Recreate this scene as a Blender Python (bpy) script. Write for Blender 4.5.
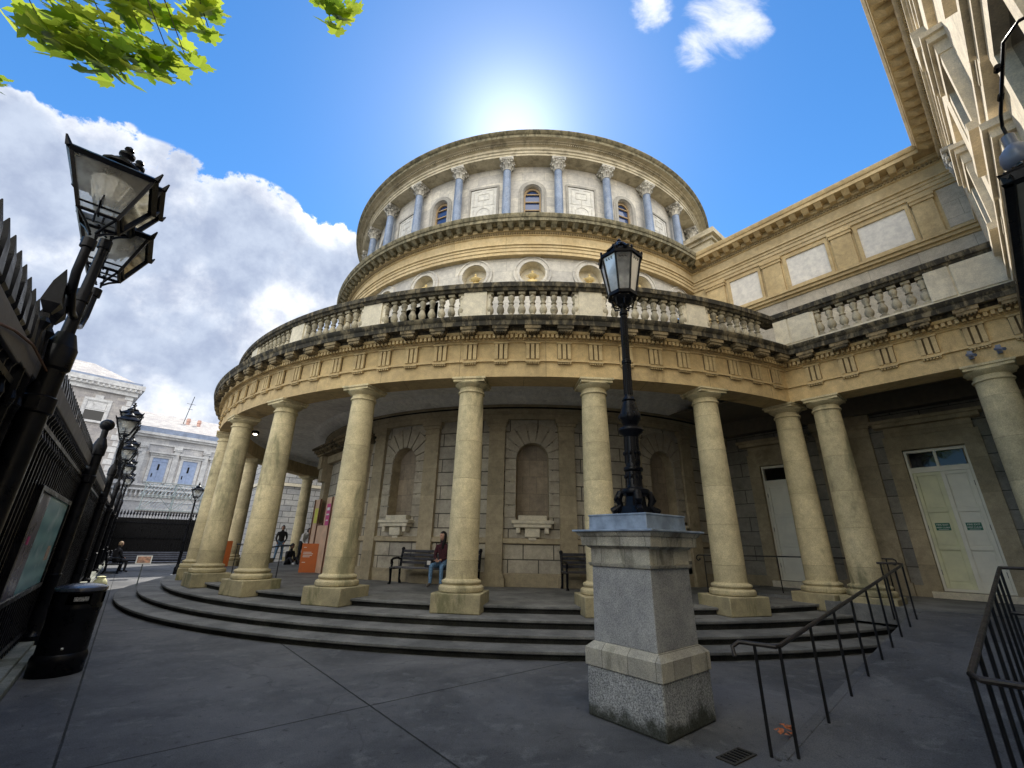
import bpy, bmesh, math, random
from mathutils import Vector, Matrix
random.seed(11)
R=math.radians
SC=bpy.context.scene
for o in list(bpy.data.objects): bpy.data.objects.remove(o)
COL=SC.collection
# ------------------------------------------------------------------ frames
OX,OY=0.947,22.029                     # centre of the rotunda
AZN=-140.15; AZU=-50.15                # facade outward normal / direction of the right hand wing
N=(math.cos(R(AZN)),math.sin(R(AZN))); U=(math.cos(R(AZU)),math.sin(R(AZU)))
def AB(a,b,z=0.0): return (U[0]*a+N[0]*b, U[1]*a+N[1]*b, z)          # museum frame
def W(a,b,z=0.0): return (OX+U[0]*a+N[0]*b, OY+U[1]*a+N[1]*b, z)     # world
def PO(r,az,z=0.0): return (r*math.cos(R(az)), r*math.sin(R(az)), z)
def PW(r,az,z=0.0): return (OX+r*math.cos(R(az)), OY+r*math.sin(R(az)), z)
# ------------------------------------------------------------------ materials
def new_mat(name):
    m=bpy.data.materials.new(name); m.use_nodes=True
    nt=m.node_tree; bs=nt.nodes['Principled BSDF']; return m,nt,bs
def nd(nt,t,**k):
    n=nt.nodes.new(t)
    for a,v in k.items():
        if a in n.inputs.keys() if isinstance(a,str) else False: n.inputs[a].default_value=v
        else: setattr(n,a,v)
    return n
def mixc(nt,fac,a,b,blend='MIX'):
    n=nt.nodes.new('ShaderNodeMix'); n.data_type='RGBA'; n.blend_type=blend
    for s,v in ((0,fac),(6,a),(7,b)):
        if isinstance(v,(int,float)): n.inputs[s].default_value=v
        elif isinstance(v,(tuple,list)): n.inputs[s].default_value=(*v[:3],1)
        else: nt.links.new(v,n.inputs[s])
    return n.outputs[2]
def noise(nt,vec,scale,detail=5,rough=.55,dist=0.):
    n=nt.nodes.new('ShaderNodeTexNoise'); n.inputs['Scale'].default_value=scale; n.inputs['Detail'].default_value=detail
    n.inputs['Roughness'].default_value=rough; n.inputs['Distortion'].default_value=dist
    if vec is not None: nt.links.new(vec,n.inputs['Vector'])
    return n.outputs['Fac']
def ramp(nt,fac,lo,hi,a=0.,b=1.):
    n=nt.nodes.new('ShaderNodeMapRange'); n.interpolation_type='SMOOTHSTEP'
    nt.links.new(fac,n.inputs[0]); n.inputs[1].default_value=lo; n.inputs[2].default_value=hi; n.inputs[3].default_value=a; n.inputs[4].default_value=b
    return n.outputs[0]
def math_(nt,op,a,b=None):
    n=nt.nodes.new('ShaderNodeMath'); n.operation=op
    for i,v in enumerate((a,b)):
        if v is None: continue
        if isinstance(v,(int,float)): n.inputs[i].default_value=v
        else: nt.links.new(v,n.inputs[i])
    return n.outputs[0]
def stone(name,c1,c2,blocks=None,base_dirt=0,rings=0,mortar=.45,stain=None,stain_amt=.0,stain_lo=.5,rough=.9,bump=.35,streak=0.,fine=60,joint_depth=1.,grain=.14,mscale=1.3):
    """blocks=(block width, course height, joint width)"""
    m,nt,bs=new_mat(name)
    geo=nt.nodes.new('ShaderNodeNewGeometry'); pos=geo.outputs['Position']
    big=noise(nt,pos,mscale,6,.6); col=mixc(nt,ramp(nt,big,.34,.66),c1,c2)
    fn=noise(nt,pos,fine,3,.7); col=mixc(nt,1.,col,mixc(nt,ramp(nt,fn,.3,.7),(1-grain,)*3,(1+grain,)*3),'MULTIPLY')
    md=noise(nt,pos,7.,5,.65); col=mixc(nt,1.,col,mixc(nt,ramp(nt,md,.3,.7),(.86,.86,.87),(1.1,1.1,1.08)),'MULTIPLY')
    h=math_(nt,'MULTIPLY',fn,.3)
    h=math_(nt,'ADD',h,math_(nt,'MULTIPLY',md,.5))
    if blocks:
        uv=nt.nodes.new('ShaderNodeUVMap')
        br=nt.nodes.new('ShaderNodeTexBrick'); nt.links.new(uv.outputs[0],br.inputs['Vector'])
        br.inputs['Scale'].default_value=1.; br.inputs['Mortar Size'].default_value=blocks[2]/2; br.inputs['Brick Width'].default_value=blocks[0]; br.inputs['Row Height'].default_value=blocks[1]
        br.inputs['Mortar Smooth'].default_value=.25; br.inputs['Bias'].default_value=0.
        br.inputs['Color1'].default_value=(.84,.84,.86,1); br.inputs['Color2'].default_value=(1.12,1.1,1.06,1); br.inputs['Mortar'].default_value=(mortar,mortar,mortar,1)
        col=mixc(nt,1.,col,br.outputs['Color'],'MULTIPLY')
        h=math_(nt,'SUBTRACT',h,math_(nt,'MULTIPLY',br.outputs['Fac'],3.*joint_depth))
    if rings:
        sx=nt.nodes.new('ShaderNodeSeparateXYZ'); nt.links.new(pos,sx.inputs[0]); pp=math_(nt,'PINGPONG',math_(nt,'ADD',sx.outputs['Z'],.28),rings/2)
        rj=ramp(nt,pp,.003,.008,1,0); col=mixc(nt,math_(nt,'MULTIPLY',rj,.28),col,(.10,.085,.05)); h=math_(nt,'SUBTRACT',h,math_(nt,'MULTIPLY',rj,2.))
        fl=math_(nt,'FLOOR',math_(nt,'DIVIDE',math_(nt,'ADD',sx.outputs['Z'],.28),rings)); wn=nt.nodes.new('ShaderNodeTexWhiteNoise'); wn.noise_dimensions='1D'; nt.links.new(fl,wn.inputs['W']); col=mixc(nt,1.,col,mixc(nt,wn.outputs['Value'],(.88,.88,.86),(1.08,1.07,1.04)),'MULTIPLY')
    if stain:
        mp=nt.nodes.new('ShaderNodeMapping'); nt.links.new(pos,mp.inputs[0]); mp.inputs['Scale'].default_value=(1,1,.35 if streak else 1)
        st=noise(nt,mp.outputs[0],streak or 2.2,7,.68,.3)
        col=mixc(nt,ramp(nt,st,stain_lo,stain_lo+.14,0,stain_amt),col,stain)
    if base_dirt:
        sz=nt.nodes.new('ShaderNodeSeparateXYZ'); nt.links.new(pos,sz.inputs[0]); hh=math_(nt,'ADD',sz.outputs['Z'],math_(nt,'MULTIPLY',math_(nt,'SUBTRACT',noise(nt,pos,5,5,.7),.5),.35)); col=mixc(nt,ramp(nt,hh,base_dirt,base_dirt*.3,0,.88),col,(.04,.045,.03))
    nt.links.new(col,bs.inputs['Base Color']); bs.inputs['Roughness'].default_value=rough
    bs.inputs['Specular IOR Level'].default_value=.3
    bp=nt.nodes.new('ShaderNodeBump'); bp.inputs['Strength'].default_value=bump; bp.inputs['Distance'].default_value=.012
    nt.links.new(h,bp.inputs['Height']); nt.links.new(bp.outputs[0],bs.inputs['Normal'])
    return m
def plain(name,c,rough=.5,metal=0.,var=.12,scale=8,bump=.0,coat=0.,spec=.5):
    m,nt,bs=new_mat(name)
    geo=nt.nodes.new('ShaderNodeNewGeometry')
    f=noise(nt,geo.outputs['Position'],scale,5,.6)
    a=tuple(x*(1-var) for x in c); b=tuple(min(1,x*(1+var)) for x in c)
    nt.links.new(mixc(nt,ramp(nt,f,.3,.7),a,b),bs.inputs['Base Color'])
    bs.inputs['Roughness'].default_value=rough; bs.inputs['Metallic'].default_value=metal; bs.inputs['Specular IOR Level'].default_value=spec
    rr=ramp(nt,f,.3,.7,max(0,rough-.1),min(1,rough+.12)); nt.links.new(rr,bs.inputs['Roughness'])
    if coat: bs.inputs['Coat Weight'].default_value=coat; bs.inputs['Coat Roughness'].default_value=.15
    if bump:
        bp=nt.nodes.new('ShaderNodeBump'); bp.inputs['Strength'].default_value=bump; bp.inputs['Distance'].default_value=.01
        nt.links.new(noise(nt,geo.outputs['Position'],scale*6,4,.6),bp.inputs['Height']); nt.links.new(bp.outputs[0],bs.inputs['Normal'])
    return m
MT={}
YA=(.56,.43,.235); YB=(.44,.33,.175)
MT['sand']=stone('sandstone',YA,YB,stain=(.20,.15,.08),stain_amt=.45,stain_lo=.58)
MT['sand_col']=stone('column_sandstone',(.58,.50,.32),(.46,.395,.25),rings=.78,stain=(.14,.14,.08),stain_amt=.75,stain_lo=.53,streak=1.3,bump=.5,grain=.2)
MT['sand_frieze']=stone('frieze_sandstone',(.58,.44,.235),(.50,.375,.195),blocks=(1.37,4.,.012),mortar=.5,joint_depth=.4,stain=(.17,.12,.06),stain_amt=.5,stain_lo=.56,streak=1.2)
MT['sand_mid']=stone('drum_entablature_sandstone',(.60,.48,.28),(.50,.385,.21),blocks=(1.9,4.,.012),mortar=.5,joint_depth=.3,stain=(.22,.17,.1),stain_amt=.35,stain_lo=.6)
MT['sand_top']=stone('upper_cornice_stone',(.50,.44,.32),(.38,.33,.23),stain=(.13,.115,.08),stain_amt=.55,stain_lo=.5)
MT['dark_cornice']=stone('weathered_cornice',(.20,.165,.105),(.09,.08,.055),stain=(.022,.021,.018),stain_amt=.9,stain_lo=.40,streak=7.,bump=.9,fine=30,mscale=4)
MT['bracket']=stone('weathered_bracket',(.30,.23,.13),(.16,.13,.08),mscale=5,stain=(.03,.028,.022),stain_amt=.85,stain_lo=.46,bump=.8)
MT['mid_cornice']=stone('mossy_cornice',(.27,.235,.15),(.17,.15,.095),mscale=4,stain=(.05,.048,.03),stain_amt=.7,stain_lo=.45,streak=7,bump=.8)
MT['pale']=stone('pale_stone',(.68,.62,.49),(.58,.53,.42),stain=(.22,.2,.14),stain_amt=.28,stain_lo=.55,streak=1.6)
MT['baluster']=stone('baluster_stone',(.47,.42,.31),(.30,.27,.20),stain=(.09,.08,.06),stain_amt=.7,stain_lo=.5,bump=.6)
MT['ashlar_up']=stone('grey_white_ashlar',(.58,.55,.49),(.47,.45,.41),blocks=(.95,.42,.012),mortar=.6,joint_depth=.5,stain=(.3,.29,.25),stain_amt=.3,stain_lo=.58)
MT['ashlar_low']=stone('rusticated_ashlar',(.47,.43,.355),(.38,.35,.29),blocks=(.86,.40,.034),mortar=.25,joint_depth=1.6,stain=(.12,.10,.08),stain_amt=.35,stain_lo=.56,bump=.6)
MT['ashlar_wing']=stone('granite_ashlar',(.30,.285,.25),(.22,.21,.185),blocks=(1.15,.42,.022),mortar=.3,joint_depth=1.2,stain=(.1,.09,.07),stain_amt=.35,stain_lo=.56,bump=.6)
MT['ashlar_left']=stone('light_granite_ashlar',(.42,.42,.42),(.33,.34,.35),blocks=(.95,.38,.045),mortar=.3,joint_depth=1.4)
MT['granite_grey']=stone('grey_granite_band',(.54,.48,.39),(.43,.385,.31),blocks=(1.1,.5,.01),mortar=.5,joint_depth=.3,grain=.25,fine=90)
MT['pilaster']=stone('pilaster_sandstone',(.42,.355,.25),(.33,.28,.195),rings=.8,stain=(.13,.11,.07),stain_amt=.4,stain_lo=.56)
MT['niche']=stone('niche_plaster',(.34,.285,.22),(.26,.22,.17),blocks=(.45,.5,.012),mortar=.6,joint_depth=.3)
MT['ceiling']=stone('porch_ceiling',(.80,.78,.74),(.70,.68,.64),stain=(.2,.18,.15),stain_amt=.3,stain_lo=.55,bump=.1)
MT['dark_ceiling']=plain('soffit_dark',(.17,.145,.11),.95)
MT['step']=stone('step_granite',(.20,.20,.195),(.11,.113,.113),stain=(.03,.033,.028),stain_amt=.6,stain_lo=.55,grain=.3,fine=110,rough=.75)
MT['panel']=stone('blank_panel',(.72,.68,.62),(.64,.61,.56),bump=.15,grain=.08,fine=120)
MT['blue_col']=stone('blue_granite_shaft',(.20,.25,.35),(.13,.17,.25),bump=.06,grain=.5,stain=(.28,.31,.36),stain_amt=.5,stain_lo=.5,streak=6,fine=70,rough=.38)
MT['capital']=stone('carved_capital',(.60,.57,.50),(.36,.34,.30),stain=(.1,.1,.09),stain_amt=.6,stain_lo=.52,bump=1.,fine=25)
MT['urn']=stone('golden_urn',(.70,.55,.26),(.56,.43,.2),bump=.3)
MT['sun_stone']=stone('side_building_stone',(.74,.65,.50),(.62,.54,.40),stain=(.3,.23,.14),stain_amt=.4,stain_lo=.57)
MT['ped_granite']=stone('speckled_granite',(.44,.445,.44),(.32,.325,.33),grain=.42,fine=110,bump=.6,stain=(.06,.06,.055),stain_amt=.4,stain_lo=.6,rough=.8)
MT['ped_rock']=stone('rough_granite',(.42,.43,.43),(.28,.29,.29),base_dirt=.16,grain=.6,fine=70,bump=1.8,stain=(.045,.05,.04),stain_amt=.7,stain_lo=.58)
MT['ped_lime']=stone('pale_granite_band',(.54,.52,.44),(.42,.40,.34),blocks=(.31,9.,.008),mortar=.4,joint_depth=.5,stain=(.09,.085,.06),stain_amt=.65,stain_lo=.5,streak=2.5,grain=.3,fine=110)
MT['lead']=plain('lead_sheet',(.27,.33,.41),.45,.2,.3,5,.3)
MT['black']=plain('black_gloss_paint',(.005,.0055,.008),.33,0,.4,6,.15,.0,.15)
MT['black_matt']=plain('black_paint',(.005,.005,.006),.55,0,.3,6,.2,0,.18)
MT['fence_beam']=plain('grey_steel_beam',(.115,.105,.10),.55,0,.2,5,.2)
MT['rail']=plain('handrail_black',(.008,.008,.009),.4,0,.3,6,.2)
MT['rail_worn']=plain('worn_brown_handrail',(.028,.022,.018),.42,0,.5,12,.4)
MT['white_door']=plain('cream_door_paint',(.66,.66,.44),.45,0,.08,3,.05)
MT['door_white']=plain('white_door_paint',(.74,.72,.62),.45,0,.06,3,.05)
MT['green_sign']=plain('green_sign',(.015,.14,.075),.4)
MT['white']=plain('white_paint',(.72,.72,.70),.5,0,.05)
MT['plywood']=plain('plywood_hoarding',(.62,.42,.29),.75,0,.14,3,.1)
MT['brown']=plain('brown_timber',(.13,.06,.03),.7)
MT['orange']=plain('orange_board',(.55,.14,.03),.5,0,.05)
MT['pink']=plain('pink_notice',(.55,.06,.22),.5)
MT['yellow']=plain('yellow_notice',(.6,.6,.08),.5)
MT['bench_wood']=plain('bench_slats',(.04,.04,.05),.35,0,.3,9,.2,.2)
MT['bench_blue']=plain('grey_blue_slats',(.10,.11,.15),.5,0,.3,9)
MT['far_stone']=stone('far_limestone',(.50,.49,.49),(.40,.395,.41),blocks=(.9,.4,.03),mortar=.75,joint_depth=.4,stain=(.22,.2,.2),stain_amt=.35,stain_lo=.58)
MT['far_brick']=stone('far_grey_ashlar',(.40,.375,.36),(.32,.30,.295),blocks=(.6,.3,.03),mortar=.8,joint_depth=.3)
MT['far_trim']=stone('far_pale_trim',(.60,.59,.58),(.46,.45,.45),stain=(.22,.2,.19),stain_amt=.5,stain_lo=.54)
MT['slate']=stone('roof_slates',(.42,.40,.39),(.34,.325,.32),blocks=(.4,.28,.02),mortar=.7)
MT['lead_gutter']=plain('lead_gutter',(.20,.24,.33),.5,0,.25,2)
MT['terracotta']=plain('chimney_pot',(.5,.3,.24),.8)
MT['blue_shutter']=plain('blue_shutter',(.27,.34,.50),.6,0,.12,3)
MT['scaffold']=plain('galvanised_steel',(.22,.26,.27),.4,.5,.15)
MT['bulb']=plain('lamp_mantle',(.62,.60,.56),.5)
MT['soil']=plain('dead_leaves',(.5,.16,.06),.8,0,.4,30)
MT['skin']=plain('skin',(.50,.29,.21),.55,0,.05); MT['skin_dark']=plain('skin_dark',(.16,.08,.05),.5,0,.05)
MT['hair']=plain('dark_hair',(.012,.009,.008),.5)
MT['hair_b']=plain('fair_hair',(.32,.22,.13),.6)
MT['denim']=plain('blue_jeans',(.13,.24,.42),.85,0,.3,20); MT['denim_l']=plain('washed_jeans',(.12,.23,.38),.85,0,.45,22)
MT['jacket_b']=plain('black_jacket',(.012,.012,.016),.8); MT['plaid']=plain('dark_red_plaid',(.05,.010,.016),.85,0,.7,30)
MT['white_cloth']=plain('white_cloth',(.62,.60,.57),.85); MT['grey_shoe']=plain('grey_shoes',(.12,.11,.10),.7); MT['white_shoe']=plain('white_shoes',(.6,.6,.6),.6)
MT['bag']=plain('pale_bag',(.62,.62,.38),.7); MT['kerb']=stone('kerb_granite',(.30,.31,.27),(.17,.18,.155),grain=.3,fine=110,stain=(.07,.08,.05),stain_amt=.6,stain_lo=.5)
MT['bark']=plain('bark',(.10,.08,.06),.9,0,.4,10,.8)
MT['dome_grey']=plain('camera_dome_shell',(.13,.16,.23),.35,0,.1,4)
MT['soffit_white']=plain('pale_soffit',(.30,.32,.30),.7)
def glass_mat(name,tint=(.01,.012,.016),rough=.05,alpha=None):
    m,nt,bs=new_mat(name); bs.inputs['Base Color'].default_value=(*tint,1); bs.inputs['Roughness'].default_value=rough
    bs.inputs['Specular IOR Level'].default_value=alpha or .8
    geo=nt.nodes.new('ShaderNodeNewGeometry'); bp=nt.nodes.new('ShaderNodeBump'); bp.inputs['Strength'].default_value=.08; bp.inputs['Distance'].default_value=.02
    nt.links.new(noise(nt,geo.outputs['Position'],2.5,2),bp.inputs['Height']); nt.links.new(bp.outputs[0],bs.inputs['Normal'])
    return m
MT['window']=glass_mat('window_glass',(.004,.004,.005),.04,.4)
MT['win_blue']=glass_mat('drum_window_glass',(.03,.06,.16),.06)
def lantern_glass(nm='lantern_glass',t0=.22,t1=.48):
    m=bpy.data.materials.new(nm); m.use_nodes=True; nt=m.node_tree; nt.nodes.clear()
    out=nt.nodes.new('ShaderNodeOutputMaterial'); tr=nt.nodes.new('ShaderNodeBsdfTransparent'); tl=nt.nodes.new('ShaderNodeBsdfTranslucent'); gl=nt.nodes.new('ShaderNodeBsdfGlossy')
    geo=nt.nodes.new('ShaderNodeNewGeometry'); n=noise(nt,geo.outputs['Position'],9,5)
    tl.inputs[0].default_value=(.97,.97,.95,1); tr.inputs[0].default_value=(.93,.94,.93,1); gl.inputs['Roughness'].default_value=(.5 if t0>.4 else .05)
    m1=nt.nodes.new('ShaderNodeMixShader'); nt.links.new(ramp(nt,n,.3,.7,t0,t1),m1.inputs[0]); nt.links.new(tr.outputs[0],m1.inputs[1]); nt.links.new(tl.outputs[0],m1.inputs[2])
    m2=nt.nodes.new('ShaderNodeMixShader'); fr=nt.nodes.new('ShaderNodeFresnel'); nt.links.new(fr.outputs[0],m2.inputs[0]); nt.links.new(m1.outputs[0],m2.inputs[1]); nt.links.new(gl.outputs[0],m2.inputs[2])
    nt.links.new(m2.outputs[0],out.inputs[0]); return m
MT['lantern']=lantern_glass()
def leaf_mat():
    m=bpy.data.materials.new('leaf'); m.use_nodes=True; nt=m.node_tree; nt.nodes.clear()
    out=nt.nodes.new('ShaderNodeOutputMaterial'); df=nt.nodes.new('ShaderNodeBsdfPrincipled'); tl=nt.nodes.new('ShaderNodeBsdfTranslucent')
    oi=nt.nodes.new('ShaderNodeNewGeometry'); r=oi.outputs['Random Per Island']
    c=mixc(nt,r,(.04,.10,.012),(.08,.16,.02)); t=mixc(nt,r,(.22,.38,.03),(.62,.70,.08))
    nt.links.new(c,df.inputs['Base Color']); df.inputs['Roughness'].default_value=.45; nt.links.new(t,tl.inputs[0])
    mx=nt.nodes.new('ShaderNodeMixShader'); mx.inputs[0].default_value=.6; nt.links.new(df.outputs[0],mx.inputs[1]); nt.links.new(tl.outputs[0],mx.inputs[2]); nt.links.new(mx.outputs[0],out.inputs[0]); return m
MT['leaf']=leaf_mat()
def poster_mat():
    m,nt,bs=new_mat('notice_poster'); uv=nt.nodes.new('ShaderNodeUVMap')
    wv=nt.nodes.new('ShaderNodeTexWave'); nt.links.new(uv.outputs[0],wv.inputs[0]); wv.bands_direction='Y'; wv.inputs['Scale'].default_value=1.5; wv.inputs['Distortion'].default_value=3.5; wv.inputs['Detail'].default_value=1.5; wv.inputs['Detail Scale'].default_value=.8
    c=mixc(nt,wv.outputs['Fac'],(.07,.27,.30),(.20,.45,.44)); n=noise(nt,uv.outputs[0],2.5,5)
    c=mixc(nt,ramp(nt,n,.5,.75),c,(.50,.62,.62))
    nt.links.new(c,bs.inputs['Base Color']); bs.inputs['Roughness'].default_value=.3; bs.inputs['Specular IOR Level'].default_value=.12; bs.inputs['Coat Weight'].default_value=0.; bs.inputs['Coat Roughness'].default_value=.02
    return m
MT['poster']=poster_mat()
def pavement_mat():
    m,nt,bs=new_mat('pavement')
    geo=nt.nodes.new('ShaderNodeNewGeometry'); pos=geo.outputs['Position']
    n1=noise(nt,pos,.55,6,.6,.4); n2=noise(nt,pos,3.2,7,.72,.2); n3=noise(nt,pos,95,3,.75); n4=noise(nt,pos,9.,6,.75,.5)
    col=mixc(nt,ramp(nt,n1,.36,.64),(.075,.078,.084),(.14,.142,.147))
    col=mixc(nt,ramp(nt,n2,.50,.68,0,.7),col,(.19,.195,.195))
    col=mixc(nt,ramp(nt,n4,.56,.72,0,.7),col,(.02,.021,.024))
    vor=nt.nodes.new('ShaderNodeTexVoronoi'); nt.links.new(pos,vor.inputs['Vector']); vor.inputs['Scale'].default_value=2.6
    col=mixc(nt,ramp(nt,vor.outputs['Distance'],.035,.02,0,.5),col,(.26,.25,.22))
    col=mixc(nt,1.,col,mixc(nt,ramp(nt,n3,.3,.7),(.68,.68,.68),(1.32,1.32,1.32)),'MULTIPLY')
    vc=nt.nodes.new('ShaderNodeTexVoronoi'); vc.feature='DISTANCE_TO_EDGE'; wp=nt.nodes.new('ShaderNodeVectorMath'); wp.operation='ADD'; nz=nt.nodes.new('ShaderNodeTexNoise'); nz.inputs['Scale'].default_value=1.2; nt.links.new(pos,nz.inputs['Vector']); nt.links.new(pos,wp.inputs[0]); nt.links.new(nz.outputs['Color'],wp.inputs[1]); nt.links.new(wp.outputs[0],vc.inputs['Vector']); vc.inputs['Scale'].default_value=.22
    crack=math_(nt,'MULTIPLY',ramp(nt,vc.outputs['Distance'],.0015,.0045,1,0),ramp(nt,n1,.45,.55)); col=mixc(nt,math_(nt,'MULTIPLY',crack,.22),col,(.02,.02,.022))
    n5=noise(nt,pos,34,4,.8); col=mixc(nt,ramp(nt,n5,.64,.72,0,.55),col,(.26,.26,.25)); col=mixc(nt,ramp(nt,n5,.36,.28,0,.5),col,(.03,.03,.032))
    def dotab(v,off=(OX,OY,0)):
        s=nt.nodes.new('ShaderNodeVectorMath'); s.operation='SUBTRACT'; nt.links.new(pos,s.inputs[0]); s.inputs[1].default_value=off
        d=nt.nodes.new('ShaderNodeVectorMath'); d.operation='DOT_PRODUCT'; nt.links.new(s.outputs[0],d.inputs[0]); d.inputs[1].default_value=(*v,0); return d.outputs['Value']
    wob=math_(nt,'MULTIPLY',math_(nt,'SUBTRACT',n4,.5),.02)
    A=math_(nt,'ADD',dotab(U),wob); B=math_(nt,'ADD',dotab(N),wob); jm=None
    for src,vals in ((A,(11.3,5.0,-1.3,-7.6)),(B,(12.5,14.85))):
        for v in vals:
            j=ramp(nt,math_(nt,'ABSOLUTE',math_(nt,'SUBTRACT',src,v)),.005,.013,1,0)
            jm=j if jm is None else math_(nt,'MAXIMUM',jm,j)
    col=mixc(nt,math_(nt,'MULTIPLY',jm,.9),col,(.012,.014,.012))
    nt.links.new(col,bs.inputs['Base Color']); bs.inputs['Specular IOR Level'].default_value=.35
    nt.links.new(ramp(nt,n2,.3,.7,.62,.9),bs.inputs['Roughness'])
    h=math_(nt,'SUBTRACT',math_(nt,'ADD',n3,math_(nt,'MULTIPLY',n4,.6)),math_(nt,'MULTIPLY',jm,3.))
    bp=nt.nodes.new('ShaderNodeBump'); bp.inputs['Strength'].default_value=.5; bp.inputs['Distance'].default_value=.006
    nt.links.new(h,bp.inputs['Height']); nt.links.new(bp.outputs[0],bs.inputs['Normal']); return m
MT['pave']=pavement_mat()
def emis(name,c,s):
    m=bpy.data.materials.new(name); m.use_nodes=True; nt=m.node_tree; bs=nt.nodes['Principled BSDF']
    bs.inputs['Emission Color'].default_value=(*c,1); bs.inputs['Emission Strength'].default_value=s; return m
MT['lit']=emis('lit_floodlight',(1,.85,.6),14)
# ------------------------------------------------------------------ mesh builder
WO={}                                   # world origin of each root
def tag(o,label=None,cat=None,group=None,kind=None):
    if label: o['label']=label
    if cat: o['category']=cat
    if group: o['group']=group
    if kind: o['kind']=kind
    return o
def empty(name,loc,label=None,cat=None,group=None,rotz=0.,kind=None):
    o=bpy.data.objects.new(name,None); COL.objects.link(o); o.location=loc; o.rotation_euler=(0,0,rotz); WO[o.name]=Vector(loc); return tag(o,label,cat,group,kind)
class M:
    def __init__(s): s.v=[]; s.f=[]; s.mi=[]; s.cur=0
    def add(s,vs,fs):
        k=len(s.v); s.v+=[tuple(p) for p in vs]; s.f+=[tuple(i+k for i in f) for f in fs]; s.mi+=[s.cur]*len(fs)
    def hexa(s,b,t):   # bottom 4, top 4 (ccw from above)
        s.add(list(b)+list(t),[(3,2,1,0),(4,5,6,7),(0,1,5,4),(1,2,6,5),(2,3,7,6),(3,0,4,7)])
    def abox(s,a0,a1,b0,b1,z0,z1,F=AB):
        # u x n : n is clockwise from u, so order for ccw
        P=lambda z:[F(a0,b0,z),F(a0,b1,z),F(a1,b1,z),F(a1,b0,z)]
        s.hexa(P(z0),P(z1))
    def box(s,c,d,rot=0.):
        cx,cy,cz=c; x,y,z=d[0]/2,d[1]/2,d[2]/2; co,si=math.cos(rot),math.sin(rot)
        P=lambda zz:[(cx+px*co-py*si,cy+px*si+py*co,zz) for px,py in ((-x,-y),(x,-y),(x,y),(-x,y))]
        s.hexa(P(cz-z),P(cz+z))
    def rbox(s,r0,r1,az,w,z0,z1):   # box on the ring, radial depth r0..r1, tangential width w
        c,si=math.cos(R(az)),math.sin(R(az)); t=(-si,c)
        P=lambda z:[(c*r+t[0]*k,si*r+t[1]*k,z) for r,k in ((r0,-w/2),(r1,-w/2),(r1,w/2),(r0,w/2))]
        s.hexa(P(z0),P(z1))
    def taper(s,c,w0,w1,z0,z1,rot=0.,n=4):
        ph=math.pi/n
        def P(w,z): 
            rr=w/2/math.cos(math.pi/n); return [(c[0]+rr*math.cos(rot+ph+2*math.pi*i/n),c[1]+rr*math.sin(rot+ph+2*math.pi*i/n),z) for i in range(n)]
        s.add(P(w0,z0)+P(w1,z1),[tuple(range(n))[::-1],tuple(range(n,2*n))]+[(i,(i+1)%n,n+(i+1)%n,n+i) for i in range(n)])
    def lathe(s,prof,c=(0,0),n=24,z0=0.,cap=True):
        k=len(prof); vs=[]
        for r,z in prof:
            for i in range(n):
                t=2*math.pi*i/n; vs.append((c[0]+r*math.cos(t),c[1]+r*math.sin(t),z0+z))
        fs=[(j*n+i,j*n+(i+1)%n,(j+1)*n+(i+1)%n,(j+1)*n+i) for j in range(k-1) for i in range(n)]
        if cap: fs+=[tuple(range(n))[::-1],tuple(range((k-1)*n,k*n))]
        s.add(vs,fs)
    def arc(s,prof,ends,n):           # prof [(r,z)] swept about the rotunda centre; ends(r,z)->(az0,az1)
        vs=[];k=len(prof)
        for r,z in prof:
            e0,e1=ends(r,z)
            for i in range(n+1): vs.append(PO(r,e0+(e1-e0)*i/n,z))
        s.add(vs,[(j*(n+1)+i,j*(n+1)+i+1,(j+1)*(n+1)+i+1,(j+1)*(n+1)+i) for j in range(k-1) for i in range(n)])
    def sweep(s,prof,F0,F1):          # prof list of (d,z); F0,F1 (d,z)->point
        k=len(prof); s.add([F0(d,z) for d,z in prof]+[F1(d,z) for d,z in prof],[(j,k+j,k+j+1,j+1) for j in range(k-1)])
    def tube(s,pts,r,n=10,r2=None,cap=True):
        pts=[Vector(p) for p in pts]; m=len(pts); vs=[]; prev=None
        for i,p in enumerate(pts):
            d=(pts[min(i+1,m-1)]-pts[max(i-1,0)]).normalized()
            if prev is None:
                a=Vector((0,0,1)) if abs(d.z)<.9 else Vector((1,0,0)); x=d.cross(a).normalized()
            else: x=(prev-d*prev.dot(d)).normalized()
            prev=x; y=d.cross(x); rr=r if r2 is None else r+(r2-r)*i/(m-1)
            if isinstance(r,(list,tuple)): rr=r[i]
            for j in range(n):
                t=2*math.pi*j/n; vs.append(p+x*(rr*math.cos(t))+y*(rr*math.sin(t)))
        fs=[(i*n+j,i*n+(j+1)%n,(i+1)*n+(j+1)%n,(i+1)*n+j) for i in range(m-1) for j in range(n)]
        if cap: fs+=[tuple(range(n))[::-1],tuple(range((m-1)*n,m*n))]
        s.add(vs,fs)
    def ball(s,c,r,n=12,sz=1.):
        s.lathe([(max(.0005,r*math.sin(math.pi*j/8)),-r*sz*math.cos(math.pi*j/8)) for j in range(9)],(c[0],c[1]),n,c[2])
    def piece(s): s.__dict__.setdefault('cuts',[]).append((len(s.v),len(s.f)))
    def pieces(s,name,mat,parent=None,**k):
        c=[(0,0)]+s.__dict__.get('cuts',[])+[(len(s.v),len(s.f))]
        for (v0,f0),(v1,f1) in zip(c,c[1:]):
            if f1==f0: continue
            q=M(); q.v=s.v[v0:v1]; q.f=[tuple(i-v0 for i in f) for f in s.f[f0:f1]]; q.mi=s.mi[f0:f1]; q.build(name,mat,parent,**k)
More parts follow.
